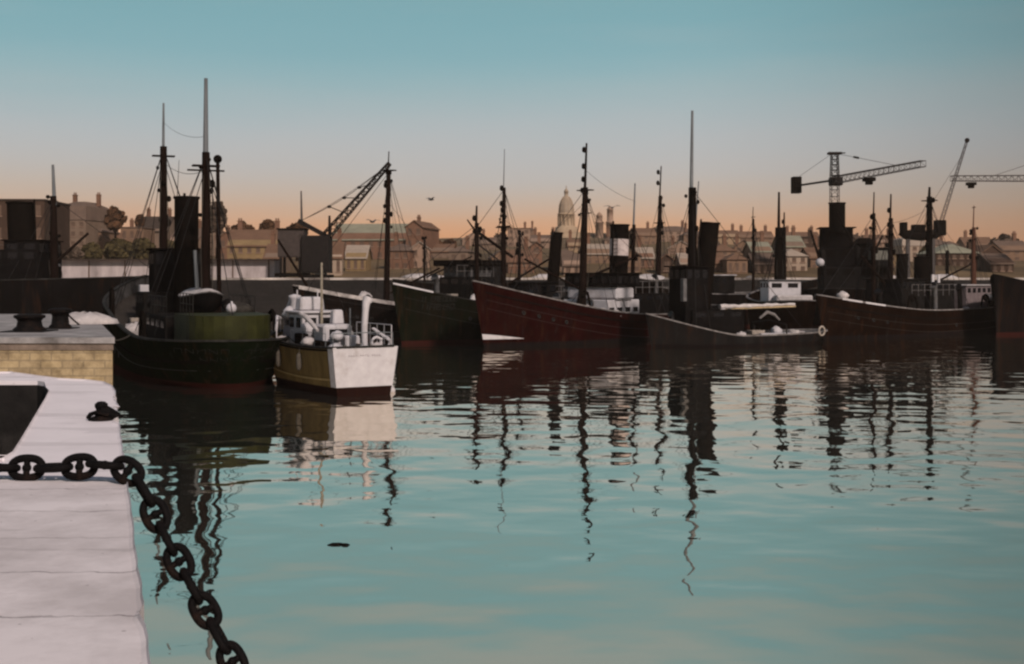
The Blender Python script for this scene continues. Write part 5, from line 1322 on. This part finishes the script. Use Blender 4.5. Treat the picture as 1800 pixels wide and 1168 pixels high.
B(996, 46, 437, 184, 'grey', 'slate', 'hip', 'grey quay house with hipped slate roof right of the thin raked funnel', 0, 1, 9, (3, 2))
B(1012, 26, 424, 250, 'sand', 'tile', 'ridge', 'small sand coloured house below the cathedral dome', 0, 1, 8, (2, 2))
B(1056, 52, 428, 205, 'brown', 'pale', 'ridge', 'brown house with wide pale roof just left of the banded funnel', 4, 1, 9, (4, 2))
B(1084, 42, 410, 310, 'pink', 'slate', 'hip', 'pinkish house with slate roof right behind the banded funnel', 0, 1, 10, (3, 2))
B(1136, 38, 400, 350, 'brown', 'tile', 'ridge', 'brown house on the skyline right of the banded funnel', 7, 1, 10, (3, 2))
B(1136, 26, 434, 190, 'red', 'pale', 'ridge', 'small red house with pale roof on the quay right of the banded funnel', 0, 1, 7, (2, 1))
B(1186, 52, 397, 370, 'pink', 'slate', 'mansard', 'big pink mansard roofed house on the skyline left of the tug mast', 0, 2, 12, (4, 3))
B(1172, 22, 446, 176, 'dark', 'tile', 'gable', 'tiny dark gable shed on the quay left of the tug', 0, 0, 6, (1, 1), cat='shed', name='shed')
B(1198, 46, 424, 240, 'pink', 'pale', 'gable', 'large pale pink gable house left of the tug funnel', -6, 1, 11, (3, 3))
B(1222, 40, 402, 345, 'brown', 'slate', 'hip', 'brown house on the skyline behind the tug mast', 0, 1, 10, (3, 2))
B(1276, 50, 404, 335, 'sand', 'tile', 'ridge', 'sand coloured house on the skyline right of the tug funnel', 0, 2, 10, (3, 2))
B(1274, 44, 434, 215, 'brown', 'tile', 'hip', 'squat brown house near the quay right of the tug funnel', 5, 1, 9, (3, 2))
B(1308, 34, 421, 222, 'brown', 'slate', 'gable', 'brown gable house left of the thin yacht mast', -8, 1, 9, (2, 2))
B(1340, 34, 424, 212, 'brown', 'green', 'ridge', 'house with bright pale green roof left of the two thick masts', 0, 1, 9, (3, 2))
B(1330, 60, 406, 350, 'brown', 'tile', 'ridge', 'long brown terrace on the skyline behind the yacht mast', 0, 2, 9, (5, 2), cat='terrace', name='terrace')
B(1394, 40, 413, 230, 'grey', 'green', 'ridge', 'grey house with pale green roof right of the two thick masts', 0, 1, 9, (3, 2))
B(1396, 46, 437, 182, 'pale', 'pale', 'hip', 'pale quay house right of the two thick masts', 0, 1, 8, (3, 2))
B(1424, 30, 416, 250, 'dark', 'dark', 'flat', 'dark flat roofed building left of the dredger', 0, 1, 8, (2, 3))
B(1412, 60, 407, 360, 'brown', 'tile', 'ridge', 'brown terrace on the skyline left of the tower crane', 0, 2, 9, (4, 2), cat='terrace', name='terrace')
B(1552, 54, 412, 330, 'pink', 'tile', 'ridge', 'pinkish terrace on the skyline right of the dredger', 0, 2, 9, (4, 2), cat='terrace', name='terrace')
B(1608, 44, 416, 235, 'pale', 'pale', 'mansard', 'pale rounded roof house between the two short black funnels', 0, 1, 10, (3, 3))
B(1652, 50, 418, 320, 'pink', 'slate', 'hip', 'pinkish hip roofed house behind the gantry crane counterweight', 0, 1, 9, (3, 2))
B(1684, 76, 428, 205, 'dark', 'green', 'hip', 'dark brown store with pale green hipped roof at the right', -3, 0, 12, (6, 2), cat='store', name='store')
B(1744, 44, 430, 215, 'dark', 'tile', 'gable', 'dark brown gable house left of the black bow at the right edge', 8, 1, 10, (3, 2))
B(1724, 50, 416, 330, 'brown', 'tile', 'ridge', 'brown house on the skyline under the right crane jib', 0, 1, 9, (3, 2))
B(1788, 50, 422, 250, 'brown', 'slate', 'ridge', 'brown slate roofed house at the right edge of the town', 0, 1, 10, (3, 2))
B(480, 30, 428, 178, 'grey', 'tile', 'ridge', 'grey cottage tucked behind the harbour crane left legs', 0, 1, 7, (2, 1))
B(1006, 30, 446, 172, 'pink', 'slate', 'ridge', 'low pinkish shed beside the oxblood trawler mast', 0, 0, 6, (2, 1), cat='shed', name='shed')
B(880, 30, 440, 186, 'brown', 'slate', 'gable', 'brown gable store behind the mast with two lamps', 5, 0, 8, (2, 1), cat='store', name='store')
B(1112, 28, 438, 180, 'brown', 'slate', 'gable', 'brown gable store behind the slim mizzen mast', -5, 0, 8, (2, 2), cat='store', name='store')
B(1214, 34, 444, 178, 'pink', 'pale', 'ridge', 'pink quay cottage behind the tug wheelhouse', 0, 1, 7, (3, 1))
B(1262, 30, 446, 180, 'red', 'tile', 'ridge', 'low red cottage on the quay directly right of the tug funnel', 3, 1, 7, (2, 1))
B(1296, 36, 446, 176, 'brown', 'tile', 'hip', 'low brown hipped store above the sloping gangway', 0, 0, 7, (3, 1), cat='store', name='store')
B(1346, 40, 444, 176, 'dark', 'slate', 'ridge', 'dark low store behind the two thick masts', 0, 0, 7, (3, 1), cat='store', name='store')
B(1438, 26, 434, 190, 'brown', 'tile', 'ridge', 'brown house peeping out left of the dredger hull', 0, 1, 8, (2, 2))
B(1560, 34, 436, 190, 'ochre', 'tile', 'gable', 'ochre gable house right of the dredger control cabin', -4, 1, 8, (2, 2))
B(1762, 40, 446, 180, 'dark', 'slate', 'ridge', 'dark low store above the black bow at the right edge', 0, 0, 8, (3, 1), cat='store', name='store')
B(1480, 60, 414, 340, 'brown', 'slate', 'ridge', 'brown terrace on the skyline hidden behind the dredger', 0, 2, 9, (4, 2), cat='terrace', name='terrace')
B(1232, 36, 424, 250, 'pink', 'tile', 'ridge', 'pinkish house behind the tug mast halfway up the slope', 0, 1, 9, (3, 2))
# long pale shed on the quay at left
sh = thing('quay_shed', 'long low pale shed with thin dark roof on the far quay at left', 'shed', (X_at(290, 158), 158, 4.74))
wd = (486 - 60) * 158 / F; zt = Z_at(458, 158) - 4.74
MB().box((-1.5, 2, zt / 2), (wd, 4, zt)).build('wall', mat('pale_shed_boards', (0.36, 0.30, 0.29), 0.85, 0.3, 0.6, 0.15, stain=(0.15, 0.12, 0.115), stain_amt=0.6, stretch=(1, 1, .3)), sh)
MB().box((-1.5, 1.7, zt + 0.08), (wd + 0.4, 5.2, 0.16)).build('roof', ROOFS['dark'], sh)
for k in range(7): MB().box((-wd / 2 + 1.2 + k * 4.6, -0.06, zt / 2), (0.14, 0.1, zt)).build('post', ROOFS['slate'], sh)

# cathedral
Yc = 470.0; xc = X_at(997, Yc); zc = terr(xc, Yc) - 0.5; S = Yc / F
ca = thing('cathedral', 'sandstone cathedral with a tall ribbed dome and lantern on the skyline', 'cathedral', (xc, Yc, zc))
DOMEM = tm('cathedral_stone', (0.33, 0.235, 0.155)); DOMER = tm('dome_lead', (0.27, 0.205, 0.15))
hz = lambda py: Z_at(py, Yc) - zc
MB().box((2.5, 8, hz(424) / 2), (20, 16, hz(424))).build('transept', DOMEM, ca)
nv = MB(); nv.box((14, 10, hz(420) / 2), (26, 12, hz(420))); nv.add([(1, 4, hz(420)), (27, 4, hz(420)), (27, 10, hz(408)), (1, 10, hz(408)), (1, 16, hz(420)), (27, 16, hz(420))], [(0, 1, 2, 3), (3, 2, 5, 4), (1, 5, 2), (0, 3, 4)]); nv.build('nave', WALLS['sand'], ca)
MB().box((0, 8, hz(416)), (11.4, 11.4, hz(408) - hz(424))).build('crossing', DOMEM, ca)
MB().box((-3.3, 6.5, hz(420) / 2), (5, 6, hz(420))).build('apse', DOMEM, ca)
dr = MB().lathe([(4.3, hz(412)), (4.3, hz(398)), (3.5, hz(397)), (3.0, hz(395)), (2.9, hz(377)), (3.35, hz(376.5)), (3.35, hz(374)), (2.95, hz(373))], (0, 8, 0), 24).build('drum', DOMEM, ca)
for k in range(14):
    a = 2 * PI * k / 14
    MB().tube((3.2 * math.cos(a), 8 + 3.2 * math.sin(a), hz(396)), (3.2 * math.cos(a), 8 + 3.2 * math.sin(a), hz(377)), 0.22, 0.2, 7).build('column', DOMEM, dr)
dp = [(2.95, hz(373)), (2.95, hz(366)), (2.75, hz(359)), (2.3, hz(352.5)), (1.7, hz(347)), (1.15, hz(344))]
dm = MB().lathe(dp, (0, 8, 0), 24).build('dome', DOMER, ca)
for k in range(12):
    a = 2 * PI * (k + .5) / 12
    MB().path([(r_ * 1.02 * math.cos(a), 8 + r_ * 1.02 * math.sin(a), z) for r_, z in dp], 0.1, 5).build('rib', DOMEM, dm)
MB().lathe([(1.2, hz(345)), (1.2, hz(343.5)), (0.8, hz(343)), (0.8, hz(336)), (1.0, hz(335.5)), (0.65, hz(332)), (0.2, hz(329)), (0.1, hz(324))], (0, 8, 0), 12).build('lantern', DOMER, ca)
for xx, yt in ((12.5, 372), (16.6, 361)):
    t_ = MB().lathe([(1.5, 0), (1.5, hz(392)), (1.75, hz(391.5)), (1.75, hz(390)), (1.2, hz(389)), (1.2, hz(yt + 8)), (1.4, hz(yt + 7.5)), (0.7, hz(yt + 3)), (0.08, hz(yt))], (xx, 3.5, 0), 10)
    t_.build('bell_turret', WALLS['pink'], ca)
for k in range(6): MB().box((4.5 + k * 3.6, 3.97, hz(432)), (1.1, 0.08, 3.0)).build('window', PANE, ca)

# spirelet far right
B(1674, 22, 424, 300, 'brown', 'slate', 'hip', 'small dark pointed roof house above the pale green hipped roof', 0, 0, 5, (1, 2))

# trees
def leafm(n, c): return mat(n, c, 0.9, 0.55, 0.5, 0.1)
LEAF = leafm('autumn_brown_foliage', (0.075, 0.036, 0.018)); LEAF2 = leafm('olive_foliage', (0.058, 0.043, 0.018)); LEAF3 = leafm('grey_brown_foliage', (0.085, 0.058, 0.042))
def tree(px, ytop, wpx, Y, hpx, m, label, cat='tree', name='tree', group=None, seed=0, leaf=0.5):
    r_ = random.Random(seed + int(px)); x = X_at(px, Y); zg = terr(x, Y) - 0.2
    zt = Z_at(ytop, Y); rx = wpx * Y / F / 2; ch = hpx * Y / F
    o = thing(name, label, cat, (x, Y, zg), 0, group); H = zt - zg; zc_ = H - ch / 2
    tr = MB(); tr.path([(0, 0, 0), (0.06 * rx, 0, H * 0.3), (0, 0.05, max(H * 0.5, H - ch * .8)), (0.05, 0, H - ch * 0.3)], [0.09 * rx + .12, 0.07 * rx + .1, 0.05 * rx + .07, 0.04], 8)
    for k in range(7):
        a = r_.uniform(0, 2 * PI); z0 = H - ch * r_.uniform(0.55, 0.95)
        tr.path([(0, 0, z0), (rx * .4 * math.cos(a), rx * .4 * math.sin(a), z0 + ch * .16), (rx * .8 * math.cos(a), rx * .8 * math.sin(a), z0 + ch * .34)], [0.1, 0.07, 0.02], 5)
    tr.build('trunk', SPAR, o)
    cr_ = MB(); cl = []
    for k in range(80):
        while True:
            p = Vector((r_.uniform(-1, 1), r_.uniform(-1, 1), r_.uniform(-1, 1)))
            if 0.25 < p.length < 1: break
        p = p.normalized() * (p.length ** 0.5) * r_.uniform(0.8, 1.04)
        wq = 1 - 0.25 * max(0, p.z)
        cl.append((Vector((p.x * rx * 0.82 * wq, p.y * rx * 0.82 * wq, zc_ + p.z * ch / 2 * 0.86)), r_.uniform(0.16, 0.3) * min(rx, ch)))
    for c_, rad in cl:
        for k in range(34):
            d = Vector((r_.gauss(0, 1), r_.gauss(0, 1), r_.gauss(0, 1))).normalized() * rad * r_.uniform(0.5, 1.05)
            q = c_ + d; s_ = leaf * r_.uniform(0.6, 1.3)
            n_ = (d.normalized() + Vector((r_.uniform(-.6, .6), r_.uniform(-.6, .6), r_.uniform(-.2, .8)))).normalized()
            a_ = n_.orthogonal().normalized(); b_ = n_.cross(a_)
            cr_.add([q + a_ * s_, q + b_ * s_ * .7, q - a_ * s_, q - b_ * s_ * .7], [(0, 1, 2, 3)])
    cr_.build('crown', m, o)
    return o
tree(202, 362, 38, 236, 46, LEAF, 'round dark brown tree standing alone on the skyline at left')
tree(381, 352, 36, 215, 60, LEAF3, 'tall rounded grey brown tree right behind the green trawler mizzen mast')
tree(246, 376, 14, 258, 26, LEAF, 'narrow pointed dark tree left of the green trawler foremast')
tree(427, 392, 44, 240, 26, LEAF, 'broad low brown tree above the ochre terrace, left one of two')
tree(472, 387, 34, 235, 30, LEAF, 'rounded brown tree directly left of the harbour crane')
tree(522, 393, 40, 225, 30, LEAF, 'brown tree rising behind the harbour crane machinery house')
tree(762, 421, 26, 245, 18, LEAF, 'small round tree above the grey brown house, left of a pair')
tree(790, 422, 26, 246, 18, LEAF, 'small round tree above the grey brown house, right of a pair')
tree(160, 428, 40, 200, 32, LEAF2, 'bushy olive tree on the slope above the pale shed, below the grey brown block')
tree(206, 420, 52, 205, 40, LEAF2, 'broad olive bush tree under the round skyline tree')
tree(250, 418, 46, 200, 42, LEAF2, 'dark olive tree left of the green trawler foremast base')
tree(128, 436, 34, 190, 24, LEAF3, 'low grey brown bush right of the coaster mast')
tree(300, 424, 40, 192, 34, LEAF2, 'olive tree behind the green trawler wheelhouse')
tree(1252, 416, 30, 320, 26, LEAF3, 'grey brown tree beside the skyline houses right of the tug funnel')
tree(1106, 404, 34, 380, 30, LEAF3, 'grey brown tree on the skyline behind the slim mizzen mast')
tree(1162, 396, 40, 385, 34, LEAF3, 'broad tree on the skyline behind the mast with two brackets')
tree(880, 410, 36, 360, 30, LEAF3, 'hazy tree behind the slim mast with two lamps')
tree(1500, 412, 50, 300, 40, LEAF3, 'broad brown tree behind the dredger')
tree(1766, 412, 60, 300, 44, LEAF3, 'wide brown tree on the skyline at the right edge')
tree(1630, 432, 30, 220, 30, LEAF2, 'olive tree between the pale mansard house and the green roofed store')

# ------------------------------------------------------------------ cranes
def lattice(mb, a, b, w0, w1, n, r=0.06, up=None):
    a, b = Vector(a), Vector(b); d = (b - a).normalized(); u = up or (Vector((0, 0, 1)) if abs(d.z) < .8 else Vector((0, 1, 0)))
    s_ = d.cross(u).normalized(); u = s_.cross(d)
    def cor(t):
        w_ = w0 + (w1 - w0) * t; c = a.lerp(b, t); return [c + s_ * i * w_ / 2 + u * j * w_ / 2 for i, j in ((-1, -1), (1, -1), (1, 1), (-1, 1))]
    A, B_ = cor(0), cor(1)
    for k in range(4): mb.tube(A[k], B_[k], r, n=5)
    for i in range(n):
        c0, c1_ = cor(i / n), cor((i + 1) / n)
        for k in range(4): mb.tube(c0[k], c1_[(k + 1) % 4], r * .6, n=4)
        for k in range(4): mb.tube(c1_[k], c1_[(k + 1) % 4], r * .6, n=4)
STEEL = mat('dark_crane_steel', (0.009, 0.007, 0.0065), 0.7, 0.4, 2, 0.08, stain=(0.02, 0.01, 0.007))
HAZEST = mat('hazed_crane_steel', (0.05, 0.042, 0.04), 0.6, 0.4, 2, 0.2, stain=(0.06, 0.035, 0.025))  # paler than the dark steel, distance haze put into the colour
# old steam crane on the far quay
Yk = 153.0; xk = X_at(552, Yk); k_ = Yk / F
cr1 = thing('harbour_crane', 'dark old harbour crane with raised jib and two black cabins on the far quay', 'crane', (xk, Yk, 4.74))
zz = lambda py: Z_at(py, Yk) - 4.74
xx = lambda px: X_at(px, Yk) - xk
MB().box((xx(552.5), 2.2, (zz(414) + zz(480)) / 2), (48 * k_, 3.4, zz(414) - zz(480))).build('cab', STEEL, cr1, bevel=0.06)
mh = MB().box((xx(508), 2.6, (zz(403) + zz(452)) / 2), (46 * k_, 3.0, zz(403) - zz(452))).build('machinery_house', mat('dull_brown_boards', (0.04, 0.03, 0.027), 0.8, .3, 2, .1), cr1, bevel=0.05)
MB().box((xx(508), 2.6, zz(402)), (50 * k_, 3.4, 0.16)).build('roof', SOOT, mh)
for p_ in (490, 524):
    for dy in (1.3, 3.9): MB().box((xx(p_), dy, zz(452) / 2), (0.32, 0.3, zz(452))).build('leg', STEEL, cr1)
jb = MB(); lattice(jb, (xx(566), 2.0, zz(418)), (xx(684), 0.5, zz(287)), 0.95, 0.4, 12, 0.085); jb.build('jib', STEEL, cr1)
MB().bar((xx(574), 2.0, zz(417)), (xx(519), 2.2, zz(387)), 0.45, 0.55).build('counter_arm', STEEL, cr1)
MB().tube((xx(575), 2.0, zz(418)), (xx(575), 2.0, zz(378)), 0.22, 0.14, 8).build('king_post', STEEL, cr1)
MB().tube((xx(525), 2.2, zz(389)), (xx(524), 2.2, zz(334)), 0.16, 0.09, 8).build('pole', HAZEST, cr1)
A = Vector((xx(521), 2.2, zz(388))); Bq = Vector((xx(684), 0.5, zz(287))); foot = Vector((xx(575), 2.0, zz(413)))
arc = [A.lerp(Bq, t) + Vector((0, 0, -2.2 * 0.3 * math.sin(PI * t))) for t in [i / 12 for i in range(13)]]
MB().path(arc, 0.04, 5).build('jib_stay', WIRE, cr1)
MB().path([p + Vector((0, 0.3, 0.25 * math.sin(PI * i / 12))) for i, p in enumerate(arc)], 0.035, 5).build('jib_stay', WIRE, cr1)
for i_, t in ((4, .30), (6, .52), (8, .72)):
    p = arc[i_]; MB().ball(p, 0.28, 6, 0.7).build('sheave', STEEL, cr1); MB().tube(p, foot.lerp(Bq, t), 0.06, n=5).build('strut', STEEL, cr1)
MB().tube((xx(684), 0.5, zz(287)), (xx(684), 0.5, zz(330)), 0.025, n=5).build('hoist_wire', WIRE, cr1)
MB().lathe([(0.05, 0.3), (0.2, 0.2), (0.22, 0), (0.1, -0.2), (0.02, -0.25)], (xx(684), 0.5, zz(334)), 10).build('hook_block', STEEL, cr1)
w_ = MB(); w_.box((xx(508), 2.6, 0.35), (4.0, 3.2, 0.5)); w_.build('base', SOOT, cr1, bevel=0.05)
MB().box((xx(552), 2.2, 0.2), (3.8, 3.6, 0.4)).build('undercarriage', SOOT, cr1, bevel=0.05)

# tower crane
Yt = 165.0; xt = X_at(1467, Yt)
cr2 = thing('tower_crane', 'tower crane with a jib slanting up right and square counterweight above the dredger', 'crane', (xt, Yt, 4.74))
zz = lambda py: Z_at(py, Yt) - 4.74
m_ = MB(); lattice(m_, (0, 0, 0), (0, 0, zz(322)), 1.1, 1.0, 14, 0.05); m_.build('tower', HAZEST, cr2)
m_ = MB(); lattice(m_, (0, 0, zz(318)), (0, 0, zz(271)), 1.0, 0.8, 5, 0.07); m_.box((0, 0, zz(270)), (1.7, 1.2, 0.3)); m_.box((0.9, 0, zz(270) + .05), (1.0, .5, .12)); m_.build('tower_head', STEEL, cr2)
jd = Vector((48.3 - xt, 145 - Yt, 0.4)); jz = zz(317)
m_ = MB(); lattice(m_, Vector((0, 0, jz)), Vector((0, 0, jz)) + jd, 0.9, 0.7, 18, 0.05); m_.build('jib', HAZEST, cr2)
cdv = -jd.normalized() * 8.5 + Vector((-1.1, 0, 0))
m_ = MB(); m_.bar((0, 0, jz), Vector((0, 0, jz)) + cdv, 0.5, 0.22); m_.build('counter_jib', STEEL, cr2)
e_ = Vector((0, 0, jz)) + cdv
MB().box((e_.x, e_.y, e_.z + 0.1), (1.2, 1.6, 2.3)).build('counterweight', SOOT, cr2, bevel=0.05)
MB().box((0.1, -0.2, jz - 0.2), (1.6, 1.5, 1.1)).build('slewing_ring', STEEL, cr2, bevel=0.1)
p = Vector((0, 0, jz)) + jd * 0.42 + Vector((0, 0, -0.75))
t_ = MB().box((p.x, p.y, p.z), (1.3, 1.6, 0.45)); t_.box((p.x, p.y, p.z - .4), (0.8, .8, .5)); t_.build('trolley', SOOT, cr2, bevel=0.04)
top_ = Vector((0.5, 0, zz(271))); e2 = Vector((0, 0, jz + .4)) + jd * 0.72
MB().tube(top_, e2, 0.03, n=5).build('jib_tie', WIRE, cr2); q = top_.lerp(e2, 0.33); MB().bar(q - (e2 - top_).normalized() * .6, q + (e2 - top_).normalized() * .6, 0.2, 0.25).build('tie_block', STEEL, cr2)
MB().tube((-0.4, 0, zz(271)), e_ + Vector((0, 0, 1.0)), 0.025, n=5).build('jib_tie', WIRE, cr2)

# second tower crane reaching in from the right
Yr = 170.0; xr = X_at(1862, Yr)
cr3 = thing('tower_crane', 'tower crane whose level jib enters from the right edge of the photo', 'crane', (xr, Yr, 4.74))
zz = lambda py: Z_at(py, Yr) - 4.74
m_ = MB(); lattice(m_, (0, 0, 0), (0, 0, zz(270)), 1.1, 0.9, 16, 0.09); m_.build('tower', HAZEST, cr3)
xl = X_at(1672, Yr) - xr; jz = zz(314)
m_ = MB(); lattice(m_, (0, 0, jz), (xl, 0, jz), 0.85, 0.7, 16, 0.05); m_.build('jib', HAZEST, cr3)
m_ = MB(); m_.box((X_at(1707, Yr) - xr, 0, jz - 0.75), (1.2, 1.0, 0.4)); m_.box((X_at(1707, Yr) - xr, 0, jz - 1.1), (0.7, .7, .5)); m_.build('trolley', SOOT, cr3, bevel=0.04)
MB().bar((0, 0, jz), (5, 0, jz), 0.6, 0.3).build('counter_jib', STEEL, cr3); MB().box((5.2, 0, jz - .2), (1.2, 1.5, 2.2)).build('counterweight', SOOT, cr3)
MB().tube((0, 0, zz(271)), (xl * .6, 0, jz + .4), 0.03, n=5).build('jib_tie', WIRE, cr3)

# gantry crane with luffing jib
Yg = 160.0; xg = X_at(1622, Yg)
cr4 = thing('gantry_crane', 'black gantry crane with square counterweight and thin steep jib behind the brown trawler', 'crane', (xg, Yg, 4.74))
zz = lambda py: Z_at(py, Yg) - 4.74
xx = lambda px: X_at(px, Yg) - xg
b_ = MB(); b_.path([(xx(1583), 0, zz(408)), (xx(1592), 0, zz(413)), (xx(1620), 0, zz(415)), (xx(1645), 0, zz(412)), (xx(1655), 0, zz(405))], [0.5, 0.62, 0.66, 0.62, 0.5], 8); b_.build('beam', SOOT, cr4)
MB().box((xx(1652), 0, zz(401)), (1.25, 1.5, 2.0)).build('counterweight', SOOT, cr4, bevel=0.1)
MB().box((xx(1588), 0, zz(402)), (0.7, 1.3, 1.6)).build('cab', SOOT, cr4, bevel=0.06)
MB().box((xx(1614), 0, zz(402)), (1.6, 1.2, 1.0)).build('winch_house', SOOT, cr4, bevel=0.1)
for p_ in (1596, 1640): MB().box((xx(p_), 0, zz(414) / 2), (0.4, 0.5, zz(414))).build('leg', HAZEST, cr4)
m_ = MB(); lattice(m_, (xx(1652), 0, zz(398)), (xx(1700), 0, zz(247)), 0.42, 0.22, 16, 0.03); m_.build('jib', HAZEST, cr4)
MB().ball((xx(1700), 0, zz(247)), 0.32, 7).build('sheave', STEEL, cr4)
MB().tube((xx(1614), 0, zz(396)), (xx(1692), 0, zz(272)), 0.02, n=4).build('luffing_wire', WIRE, cr4)

# far spar / pennant mast at right
V = Vessel('sailing_barge', 'sailing barge with one reddish tapering mast at the far wall on the right', 'barge', (50.5, 132), (0.98, 0.2), 14, 4.2, 3.2, 2.6, 2.8, rake=0.8, over=1.0)
V.hull(HMAROON, rail=RAIL); x = V.s_at(1711)
V.mast(x, 2.4, V.z(x, 400), 0.26, 0.14, 0.05, m=mat('red_brown_spar', (0.06, 0.022, 0.012), 0.6, .3, 3, .15), top=V.z(x, 362), top_r=0.06, yard=[(V.z(x, 365), .3)])

# quay-side things on the far wall
def heap(px, py, w_, h_, Y, m, name, label, cat):
    r_ = random.Random(int(px)); o = MB(); prof = [(w_ / 2, 0), (w_ / 2 * .95, h_ * .3), (w_ / 2 * .7, h_ * .7), (w_ / 2 * .35, h_ * .95), (0.02, h_)]
    o.lathe(prof, (0, 0, 0), 12, 1, .6); ob = o.build(name, m, None, loc=(X_at(px, Y), Y, 4.73))
    for v in ob.data.vertices: v.co.x *= r_.uniform(.8, 1.2); v.co.z *= r_.uniform(.75, 1.15)
    tag(ob, label, cat); return ob
GB = 'crates and net heaps along the far quay'
for px, w_, h_, lab in ((735, 3.6, 0.85, 'pale net heap on the far quay right of the tall mast'), (765, 2.6, 0.5, 'small pale net heap on the far quay left of the dark awning'),
                        (955, 2.4, 0.75, 'pale net heap on the far quay right of the square pink block'), (1143, 3.0, 0.8, 'pale net heap on the far quay right of the banded funnel'),
                        (1550, 3.2, 0.8, 'pale net heap on the far quay right of the dredger'), (1655, 3.6, .7, 'pale net heap on the far quay behind the brown trawler stern')):
    heap(px, 480, w_ * 1.2, h_ * 0.6, 151.3, CANVAS, 'net_heap', lab, 'nets')['group'] = GB
MB_ = MB().bar((X_at(1256, 149.6), 149.6, 2.6), (X_at(1320, 151), 151, 4.9), 0.5, 0.35); 
gw = MB_.build('gangway', RAIL); tag(gw, 'pale sloping gangway on the dark wall right of the tug funnel', 'gangway')
# posts on the wall
for px, lab in ((1285, 'short pale post on the harbour wall below the gangway'), (1665, 'dark quay post on the far quay right of the second black funnel')):
    o = MB().lathe([(0.22, -2.2 if px < 1500 else 0), (0.22, 0.2 if px < 1500 else 3.2), (0.1, 0.3 if px < 1500 else 3.4)], (0, 0, 0), 10).build('quay_post', RAIL if px < 1500 else SOOT, None, loc=(X_at(px, 149.7), 149.7, 4.7) if px < 1500 else (X_at(px, 152), 152, 4.74)); tag(o, lab, 'post')

# gulls
def gull(px, py, Y, a, label):
    o = MB(); o.path([(-0.26, 0, 0), (-0.1, 0, 0.02), (0.12, 0, 0.03), (0.26, 0, 0.05), (0.33, 0, 0.04)], [0.015, 0.07, 0.08, 0.05, 0.012], 8)
    for sg in (-1, 1):
        P_ = [(0.12, sg * .05, .05), (0.14, sg * .35, .22), (-0.05, sg * .72, .14), (-0.06, sg * .38, .18), (-0.1, sg * .05, .05)]
        o.add([Vector(p) + Vector((0, 0, d)) for d in (0.012, -0.012) for p in P_], [(0, 1, 3, 4), (1, 2, 3), (9, 8, 6, 5), (8, 7, 6), (0, 5, 6, 1), (1, 6, 7, 2), (2, 7, 8, 3), (3, 8, 9, 4)])
    ob = o.build('gull', GREY, None, loc=P_at(px, py, Y), rz=a); ob.scale = (0.9, 0.9, 0.9); tag(ob, label, 'bird'); return ob
gull(757, 352, 90, 0.6, 'grey gull flying in the open sky right of the crane jib')
gull(655, 391, 85, 2.4, 'grey gull flying above the pale green hall roof')
gull(1076, 366, 90, 1.2, 'grey gull flying above the banded funnel')

# ------------------------------------------------------------------ air: evening haze over the harbour and town
hm = bpy.data.materials.new('evening_haze'); hm.use_nodes = True
nt = hm.node_tree
for n_ in list(nt.nodes):
    if n_.type != 'OUTPUT_MATERIAL': nt.nodes.remove(n_)
pv = nt.nodes.new('ShaderNodeVolumePrincipled'); pv.inputs['Color'].default_value = (1.0, 0.80, 0.66, 1); pv.inputs['Density'].default_value = 0.00016; pv.inputs['Anisotropy'].default_value = 0.0
nt.links.new(pv.outputs[0], nt.nodes['Material Output'].inputs['Volume'])
hz_ = MB().box((70, 435, 28), (860, 1010, 64)).build('haze', hm); hz_['kind'] = 'stuff'
